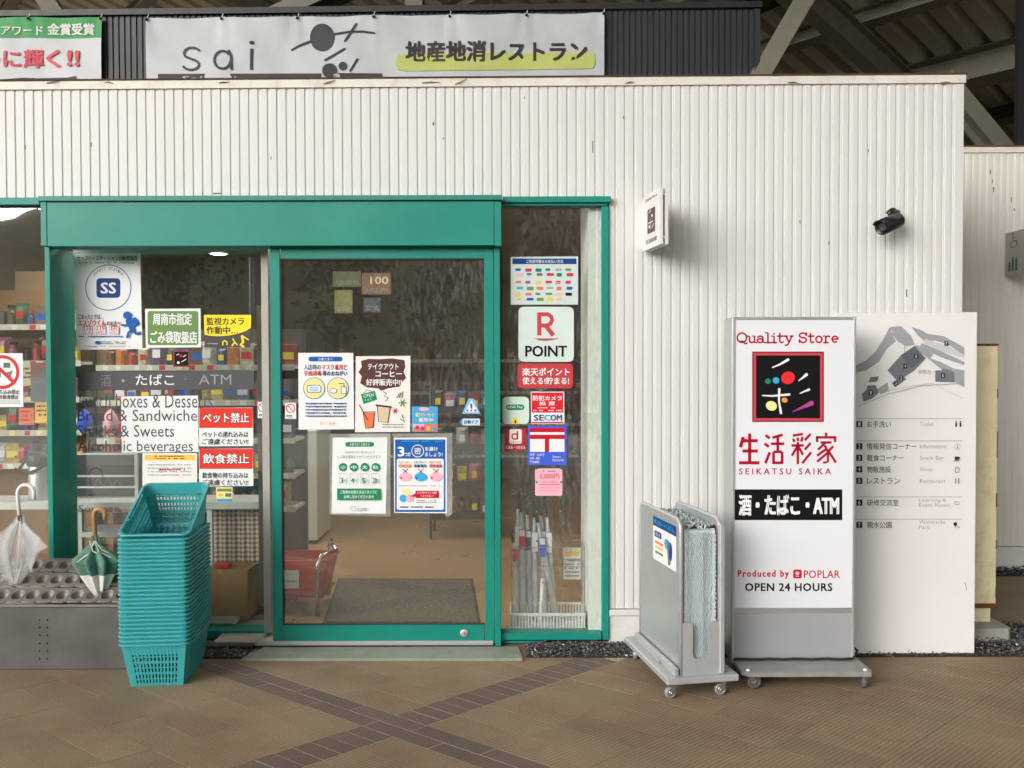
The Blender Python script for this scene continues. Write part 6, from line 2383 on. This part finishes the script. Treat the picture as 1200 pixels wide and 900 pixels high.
for z in (zr, zr - .11):
    for yy in (YU - .06, YU + .14):
        k.tube([(xr0, yy, z), (xr1, yy, z)], .003, steel, 5)
    for xx in (xr0, (xr0 + xr1) / 2, xr1):
        k.tube([(xx, YU - .06, z), (xx, YU + .14, z)], .003, steel, 5)
for xx in (xr0, xr1):
    for yy in (YU - .06, YU + .14):
        k.tube([(xx, yy, z0), (xx, yy, zr)], .004, steel, 5)
k.build('wire_frame', parent=rk2)
k = MB(); q0 = W(633, 735, YU - .07); q1 = W(636, 678, YU - .07); k.tube([q0, q1], .0115, white_pl, 12); k.lathe([(.004, 0), (.004, .001)], q1 + Vector((0, -.012, -.02)), black, 8, 'Y'); k.build('post', parent=rk2)
sleeve = M('umbrella_sleeve', (0.46, 0.50, 0.52), .25, var=.2, vs=20)
specs = [(611, 600, 614, 733, red, 0), (603, 640, 626, 728, red3, 1), (618, 603, 622, 730, navy, 0), (607, 596, 607, 733, wink, 0), (626, 606, 628, 730, wink, 0), (634, 604, 640, 728, purple, 0), (630, 612, 655, 735, cblue, 0), (641, 606, 650, 733, wink, 0)]
for i, (xa1, ya1, xb1, yb1, m_, z_) in enumerate(specs):
    t_ = W(xa1, ya1, YU + .02 * (i % 3)); bt = W(xb1, yb1, YU + .03 * (i % 2) + .02)
    lab = ['clear umbrella with red tag in the right pane, second from the left', 'leaning clear umbrella with a low red tag in the right pane', 'clear umbrella with navy tag in the right pane',
           'leftmost clear umbrella in the right pane', 'clear umbrella with white tag left of the purple tagged one', 'clear umbrella with purple tag in the right pane', 'long umbrella leaning far right in the white tray', 'clear umbrella with white tag right of the purple tagged one'][i]
    um = thing('sale_umbrella', bt, lab, 'umbrella', 'new umbrellas in the right pane')
    k = MB()
    pts = [bt.lerp(t_, f_) for f_ in (0, .05, .4, .85, 1)]
    k.tube(pts, [.006, .014, .018, .014, .008], sleeve, 8); k.build('canopy', parent=um)
    k = MB(); dv_ = (t_ - bt).normalized()
    side = 1 if i % 2 else -1
    hp = [t_, t_ + dv_ * .08] + [t_ + dv_ * .08 + Vector((side * (.025 - .025 * math.cos(a_)), 0, .03 * math.sin(a_))) for a_ in (.8, 1.6, 2.4, 3.1)]
    k.tube(hp, .009, black_metal, 7); k.build('handle', parent=um)
    k = MB(); c_ = bt.lerp(t_, .78 if z_ == 0 else .95); k.box((c_.x - .017, c_.y - .024, c_.z - .06), (c_.x + .017, c_.y - .020, c_.z + .05), m_)
    k.box((c_.x - .015, c_.y - .0245, c_.z + .01), (c_.x + .015, c_.y - .0241, c_.z + .045), wink); k.build('label_tag', parent=um)


def d_inst(p):
    p.rect(661, 646, 679, 651, gold); p.bars(662, 656, 679, 5, 4.5, 2, grey_ink)


sheet('notice', [(660, 641), (680.5, 641), (680.5, 679), (660, 679)], YU + .2, paper_c, 'cream instruction sheet standing behind the umbrellas in the right pane', 'notice', d_inst)

# ------------------------------------------------------------ upper storey and banners
UY = 3.0
upr = thing('upper_storey', (0, UY, 3.1), 'charcoal ribbed upper storey behind the white wall', 'building')
zt_u = W(400, 15, UY).z
xu1 = W(888, 50, UY).x
mb = MB(); cladding(mb, -6, xu1 - .03, 3.0, zt_u - .02, UY, charcoal, z1b=zt_u + .02, depth=.014); mb.build('wall_cladding', parent=upr)
mb = MB(); mb.box((xu1 - .03, UY - .006, 3.0), (xu1 + .02, UY + 2.5, zt_u + .04), charcoal); mb.build('corner_trim', parent=upr)
mb = MB()
vs = []
for X, z in ((-6, zt_u - .045), (xu1 + .03, zt_u + .03)):
    vs += [(X, -.03 + UY, z), (X, -.03 + UY, z + .05), (X, UY + 2.6, z + .05), (X, UY + 2.6, z)]
mb.add(vs, [(0, 4, 5, 1), (1, 5, 6, 2), (2, 6, 7, 3), (3, 7, 4, 0), (0, 1, 2, 3), (7, 6, 5, 4)], black_metal)
mb.build('roof_edge', parent=upr)


def banner(x0, yt0, x1, yt1, yb, Y, eye, base_mats, label, draw, sag=1.0):
    bn = thing('banner', W((x0 + x1) / 2, yb, Y), label, 'banner')
    ex0 = [e for e in eye]

    def disp(x, y):
        d = 0
        for e in ex0:          # soft folds fanning from each eyelet
            dx = (x - e) / 26.0; dyy = (y - yt0) / 74.0 + .05
            d += math.cos(6 * math.atan2(dx, dyy + .3)) * math.exp(-abs(dx) * .8 - dyy * 3.0) * .014
        d += .010 * math.sin(x * .045 + y * .03) + .005 * math.sin(x * .11 - y * .09)
        return d * sag * .6

    def mp(x, y, k=0):
        # hang between eyelets: the top edge sags a little
        s_ = 0
        v = W(x, y, Y)
        v.y += -disp(x, y) - .0025 * k
        return v
    nx, ny = int((x1 - x0) / 5), 12
    k = MB()
    vs = []
    for j in range(ny + 1):
        for i in range(nx + 1):
            x = x0 + (x1 - x0) * i / nx
            ytop = yt0 + (yt1 - yt0) * i / nx
            sg = min(1, min([abs(x - e) for e in eye]) / 40.0) * 1.1
            y = (ytop + sg * (1 - j / ny)) + (yb - ytop) * j / ny
            vs.append(mp(x, y))
    for j in range(ny):
        for i in range(nx):
            m_ = base_mats(x0 + (x1 - x0) * (i + .5) / nx, yt0 + (yb - yt0) * (j + .5) / ny)
            a = j * (nx + 1) + i
            k.add([], [], m_)
            k.f.append([a, a + nx + 1, a + nx + 2, a + 1]); k.mi.append(k.m(m_)); k.sm.append(True)
    k.v = [tuple(v) for v in vs]
    k.build('cloth', parent=bn)
    p = Print(lambda x, y, kk: mp(x, y, 2.2 + .35 * kk))
    draw(p)
    p.mb.build('print', parent=bn)
    k = MB()
    for e in eye:
        v = mp(e, yt0 + (yt1 - yt0) * (e - x0) / (x1 - x0) + 2.6, 2)
        k.lathe([(.012, 0), (.012, .004), (.001, .004)], v, black, 8, 'Y')
        k.tube([v, v + Vector((.01, .02, .05))], .004, white_pl, 4)
    k.build('eyelet', parent=bn)
    return bn


cloth_w = M('banner_white', rgb(200, 203, 206), .5, var=.05, vs=3, dirt=.12)
cloth_g = M('banner_green', rgb(44, 150, 72), .55, var=.08, vs=5)
bch = M('banner_char', rgb(52, 50, 52), .6)


def d_sai(p):
    s = 1.9
    S_ = arc(225, 62, 9.5, 6, -25, -190, 8) + [(217, 66), (225, 69.5)] + arc(224, 76, 9.5, 6, -60, 160, 8)
    p.line(S_, [2.9] * len(S_), bch); p.k = 1
    A_ = arc(261, 70.5, 9.5, 10.5, -40, -350, 14)
    p.line(A_, 3.0, bch); p.k = 1
    p.line([(268, 59), (271, 66), (271.5, 82)], 3.2, bch, cap=False); p.k = 1
    p.line([(295.5, 57.5), (294.5, 82)], 3.6, bch, cap=False); p.k = 1
    p.disc(295.5, 50.5, 3, bch, ry=2.2)
    p.k = 1
    p.disc(377.5, 44, 14.4, bch, ry=16.2, n=32); p.k = 1
    p.line([(342, 58.6), (352, 53), (364, 48)], 2.4, bch); p.k = 1
    p.line([(391, 40.5), (410, 37.5), (425, 37.3), (439, 39.6)], 2.4, bch); p.k = 1
    p.line([(417.5, 28.5), (404.5, 48.5)], 2.5, bch); p.k = 1
    p.line([(381, 70.8), (404, 57.8)], 2.5, bch); p.k = 1
    p.disc(386.5, 83, 8.8, bch, ry=8.6, n=24); p.k = 1
    p.disc(402, 77.8, 5.1, bch); p.k = 1
    p.line([(419, 70), (410.5, 83.5)], 2.5, bch); p.k = 1
    p.rect(185, 86.5, 377, 95, bch); p.rect(396, 86, 448, 95, bch)
    p.k = 5
    p.text('a', 391, 87, 400, 94, cloth_w, .02)
    p.text('Sai dining', 214, 89.5, 300, 97, cloth_w, .01)
    p.k = 1
    pts = [(466, 70), (470, 65), (480, 63.5), (690, 61), (697, 65), (697, 74), (691, 80.5), (640, 79), (560, 82), (475, 84.5), (468, 80)]
    for xx in range(467, 694, 6):
        p.rect(xx, 63.5 - (xx - 470) * .009 + (1.5 if xx < 473 else 0), xx + 6, 83.5 - (xx - 470) * .012 - (1.5 if xx < 473 else 0), lime); p.k = 1
    p.disc(468, 73.5, 4, lime, ry=9); p.disc(693, 71, 4.5, lime, ry=9)
    p.k = 2
    p.text('地産地消レストラン', 475, 48, 688, 73, M('banner_text', rgb(50, 42, 42), .6), .035)


banner(171, 21, 708, 14.5, 94, UY - .05, [171.5 + 1, 260, 348.5, 438, 527, 617, 707], lambda x, y: cloth_w, 'long white banner with round black brush emblem and black Japanese words', d_sai)


def d_award(p):
    p.text('アワード', 2, 31, 51, 41.5, wink, .02)
    p.text('金賞受賞', 56, 27.5, 111, 41.5, wink, .03)
    rr_ = M('award_red', rgb(206, 40, 66), .5)
    p.text('に', 4.5, 60, 25, 79, rr_, .035); p.text('輝', 28, 58, 51, 80, rr_, .03); p.text('く', 54, 58.5, 71, 79.5, rr_, .035); p.text('!!', 79, 59, 93.5, 78, rr_, .045)
    p.rect(-30, 68, 0, 71, rr_)
    p.poly([(0, 93.5), (28, 91.5), (45, 92), (80, 91.5), (90, 89.5), (90, 97), (0, 97)], bch)


banner(-110, 20.5, 119, 19.5, 94, UY - .05, [-56, 34, 118], lambda x, y: cloth_g if y < (46 + (2 if x < 60 else 0)) and not (x > 108 and y > 43) else cloth_w, 'green and white banner with red characters at the upper left', d_award)

# ------------------------------------------------------------ big canopy roof
b_s, a_s = .1785, .2197
CZ = 8.1


def plane_z(x, y): return CZ - a_s * x - b_s * y


d1 = Vector((1.231, 1, -.449)).normalized()
d2 = Vector((1, -1.231, 0)).normalized()
O = Vector((0, 0, CZ))
nrm_r = d1.cross(d2).normalized()
if nrm_r.z < 0: nrm_r = -nrm_r
canopy = thing('canopy_roof', (0, 0, CZ), 'large corrugated steel canopy roof with beams over the shops', 'roof')


def onroof(px, py):
    d = fw + rt * ((px - 600) / F) + up * ((450 - py) / F)
    t = (CZ - a_s * CAM.x - b_s * CAM.y - CAM.z) / (d.z + a_s * d.x + b_s * d.y)
    q = CAM + d * t - O
    return q.dot(d1), q.dot(d2)


U0, U1, V0, V1 = -14.0, 26.0, -20.0, 15.0
k = MB()
pit = .36
vs = []
prof = [(0, 0), (.10, 0), (.15, .13), (.21, .13), (.26, 0)]
n = int((V1 - V0) / pit)
pts = []
for i in range(n):
    for (dv, dz) in prof:
        pts.append((V0 + i * pit + dv * pit / .36, dz))
for (v, dz) in pts:
    base_ = O + d2 * v + nrm_r * dz
    vs += [base_ + d1 * U0, base_ + d1 * U1]
k.add(vs, [(2 * i, 2 * i + 1, 2 * i + 3, 2 * i + 2) for i in range(len(pts) - 1)], roof_deck)
k.build('deck', parent=canopy)
k = MB()
k.prism([O + d1 * U0 + d2 * V0 + nrm_r * .3, O + d1 * U1 + d2 * V0 + nrm_r * .3, O + d1 * U1 + d2 * V1 + nrm_r * .3, O + d1 * U0 + d2 * V1 + nrm_r * .3], nrm_r * .1, roof_deck)
k.build('roof_skin', parent=canopy)


def ibeam(a, b, w, h, mat, upv=None):
    """I section from a to b: two flanges and a web"""
    a = Vector(a); b = Vector(b)
    t = (b - a).normalized()
    z = (upv or Vector((0, 0, 1)))
    s_ = t.cross(z).normalized(); z = s_.cross(t).normalized()
    k_ = MB()
    for (o_, ww, hh) in ((0, w, .022), (-h, w, .022)):
        p_ = [a + s_ * (-ww / 2) + z * o_, a + s_ * (ww / 2) + z * o_, a + s_ * (ww / 2) + z * (o_ + hh), a - s_ * (ww / 2) + z * (o_ + hh)]
        k_.prism(p_, b - a, mat)
    p_ = [a - s_ * .012 + z * (-h + .022), a + s_ * .012 + z * (-h + .022), a + s_ * .012, a - s_ * .012]
    k_.prism(p_, b - a, mat)
    return k_


# purlins along d2
uA = onroof(1142, 62)[0]; uB = onroof(1168, 128)[0]; uC = onroof(954, 45)[0]
base_us = sorted({round(uA, 3), round(uB, 3)})
sp_ = max(1.2, abs(uB - uA))
us_ = [uA + i * sp_ for i in range(-8, 9)]
for u in us_:
    if U0 < u < U1:
        big = abs(u - uA) < .01
        ibeam(O + d1 * u + d2 * V0 - nrm_r * .02, O + d1 * u + d2 * V1 - nrm_r * .02, .26 if big else .16, .42 if big else .20, roof_beam, nrm_r).build('beam' if big else 'purlin', parent=canopy)
# rafters along d1 hanging below
for (px, py) in ((1040, 45),):
    v = onroof(px, py)[1]
    for kk in (-14, -7, 0, 7):
        if V0 < v + kk < V1:
            ibeam(O + d1 * U0 + d2 * (v + kk) - nrm_r * .24, O + d1 * U1 + d2 * (v + kk) - nrm_r * .24, .20, .34, roof_beam, nrm_r).build('rafter', parent=canopy)
# struts
for (p0_, p1_, dd_) in (((884, 100), (948, -10), 8.2), ((1142, 130), (1200, 200), 9.0), ((80, 40), (40, -20), 9.0), ((270, 40), (380, -10), 9.0), ((760, 60), (960, -30), 12.0), ((484, 40), (486, -20), 9.0)):
    a = W(*p0_, dd_ - 5.19); b = W(*p1_, dd_ - 5.19)
    a2 = a + (a - b) * (.3 if p0_[0] != 1142 else .6); b2 = b + (b - a) * 1.2
    ibeam(a2, b2, .16, .2, roof_beam, Vector((0, -1, .2))).build('strut', parent=canopy)
k = MB(); a = W(1193.5, 60, 3.4); k.box((a.x, 3.4, 0), (a.x + .5, 3.46, 9), M('black_column', (.012, .012, .013), .6)); k.build('canopy_column', label='black column rising at the right edge of the view', cat='column')

# ------------------------------------------------------------ beyond the car park (seen in the glass)
hill_m = M('hill_trees', rgb(112, 110, 76), .95, var=.4, vs=.12, dirt=.5, dcol=rgb(66, 74, 50), ds=.4)
k = MB()
nx, ny = 90, 16
vs = []
rnd = random.Random(3)
for j in range(ny + 1):
    for i in range(nx + 1):
        x = -260 + 520 * i / nx
        y = -110 - 110 * j / ny
        h = 55 * math.sin(math.pi * min(1, j / ny * 1.0) / 2) * (.72 + .22 * math.sin(x * .018 + 1.2) + .1 * math.sin(x * .06)) + rnd.uniform(-1.6, 1.6)
        vs.append((x, y, max(-.5, h if j else -.5)))
k.add(vs, [(j * (nx + 1) + i, (j + 1) * (nx + 1) + i, (j + 1) * (nx + 1) + i + 1, j * (nx + 1) + i + 1) for j in range(ny) for i in range(nx)], hill_m, True)
k.build('hill', kind='structure')


def tree(x, y, h, label, src=None):
    if src:
        c_ = copy_tree(src); c_.location = (x, y, 0); s_ = h / 8.0; c_.scale = (s_, s_, s_); c_.rotation_euler = (0, 0, U(0, 6)); c_['label'] = label
        return c_
    t = thing('tree', (0, 0, 0), label, 'tree', 'trees beyond the car park')
    k = MB(); k.tube([(0, 0, 0), (.05, 0, 1.6), (0, .1, 3.4), (.1, 0, 5.5)], [.2, .15, .11, .04], M('bark', rgb(84, 70, 56), .9, var=.3), 8)
    for i in range(7):
        a = i * .9 + .3; z = 2.2 + i * .5
        k.tube([(0, 0, z), (1.3 * math.cos(a), 1.3 * math.sin(a), z + 1.2)], [.07, .02], M('bark', (0,0,0)), 5)
    k.build('trunk', parent=t)
    k = MB(); lfm = [M('leaf_a', rgb(92, 98, 62), .8), M('leaf_b', rgb(108, 116, 72), .8)]
    cl = [(U(-1.7, 1.7), U(-1.7, 1.7), U(3, 7.4), U(.6, 1.2)) for _ in range(24)]
    for (cx, cy, cz, cr) in cl:
        for _ in range(60):
            d_ = Vector((U(-1, 1), U(-1, 1), U(-1, 1)))
            c = Vector((cx, cy, cz)) + d_ * cr
            s_ = U(.08, .17); a_ = Vector((U(-1, 1), U(-1, 1), U(-1, 1))).normalized() * s_; b_ = a_.cross(Vector((U(-1, 1), U(-1, 1), U(-1, 1)))).normalized() * s_
            k.add([c - a_, c + b_, c + a_, c - b_], [(0, 1, 2, 3)], random.choice(lfm))
    k.build('crown', parent=t)
    t.location = (x, y, 0)
    return t


t0_ = tree(-14, -34, 7, 'tree at the left end of the row beyond the car park')
for i, (x, y, h) in enumerate(((-8, -38, 8), (-3.5, -36, 6), (3, -40, 9), (9, -36, 7), (15, -38, 8))):
    c_ = tree(x, y, h, 'bushy tree number in the row beyond the car park'.replace('number ', ('second ', 'third ', 'fourth ', 'fifth ', 'last ')[i]), t0_)


def car(x, y, rz, paint, label):
    o = thing('parked_car', (0, 0, 0), label, 'car', 'cars in the car park')
    # side outline, length along X
    low = [(-2.2, .35), (2.2, .35), (2.25, .75), (1.9, .95), (1.15, 1.02), (.55, 1.52), (-1.5, 1.58), (-2.15, 1.05), (-2.25, .6)]
    k = MB(); k.prism([(a, -.82, b) for a, b in low], (0, 1.64, 0), paint); k.build('body', parent=o)
    gm = M('car_glass', (.03, .035, .04), .08)
    for s_ in (-1, 1):
        k = MB(); k.prism([(-1.45, s_ * .825, 1.05), (.9, s_ * .825, 1.05), (.5, s_ * .825, 1.45), (-1.35, s_ * .825, 1.48)], (0, s_ * .01, 0), gm); k.build('side_window', parent=o)
        for xx in (-1.35, 1.35):
            k = MB(); k.lathe([(.31, -.09), (.32, 0), (.31, .09)], (xx, s_ * .78, .32), dkrubber, 16, 'Y'); w_o = k.build('wheel', parent=o)
            k = MB(); k.lathe([(.19, -.1), (.19, .1)], (xx, s_ * .78, .32), alu, 12, 'Y'); k.build('rim', parent=w_o)
    k = MB(); k.prism([(1.13, -.72, 1.06), (1.13, .72, 1.06), (.6, .68, 1.48), (.6, -.68, 1.48)], (.03, 0, .03), gm); k.build('windscreen', parent=o)
    for s_ in (-.6, .6):
        k = MB(); k.box((2.2, s_ - .15, .7), (2.27, s_ + .15, .82), wink); k.build('headlight', parent=o)
    k = MB(); k.box((2.24, -.17, .45), (2.28, .17, .6), wink); k.build('number_plate', parent=o)
    o.location = (x, y, 0); o.rotation_euler = (0, 0, rz)


car(-6.2, -27, math.radians(4), M('car_white', (.75, .75, .75), .2, coat=.6), 'white car parked nearest the left of the car park')
car(-1.9, -21.5, math.radians(12), M('car_silver', (.45, .46, .48), .25, .6, coat=.6), 'silver car parked in the middle of the car park')
car(1.6, -18, math.radians(86), M('car_dark', (.04, .045, .06), .2, coat=.6), 'dark blue car parked at the right of the car park')
for i, (x, y) in enumerate(((-6.0, -16.2), (2.0, -16.4))):
    lp = thing('lamp_post', (x, y, 0), ('tall grey lamp post at the left of the car park', 'tall grey lamp post at the middle of the car park')[i], 'lamp post', 'lamp posts of the car park')
    k = MB(); k.tube([(x, y, 0), (x, y, 5.5)], [.07, .045], alu, 10); k.build('pole', parent=lp)
    k = MB(); k.box((x - .5, y - .1, 5.45), (x + .5, y + .1, 5.55), alu, .02); k.build('lamp_head', parent=lp)
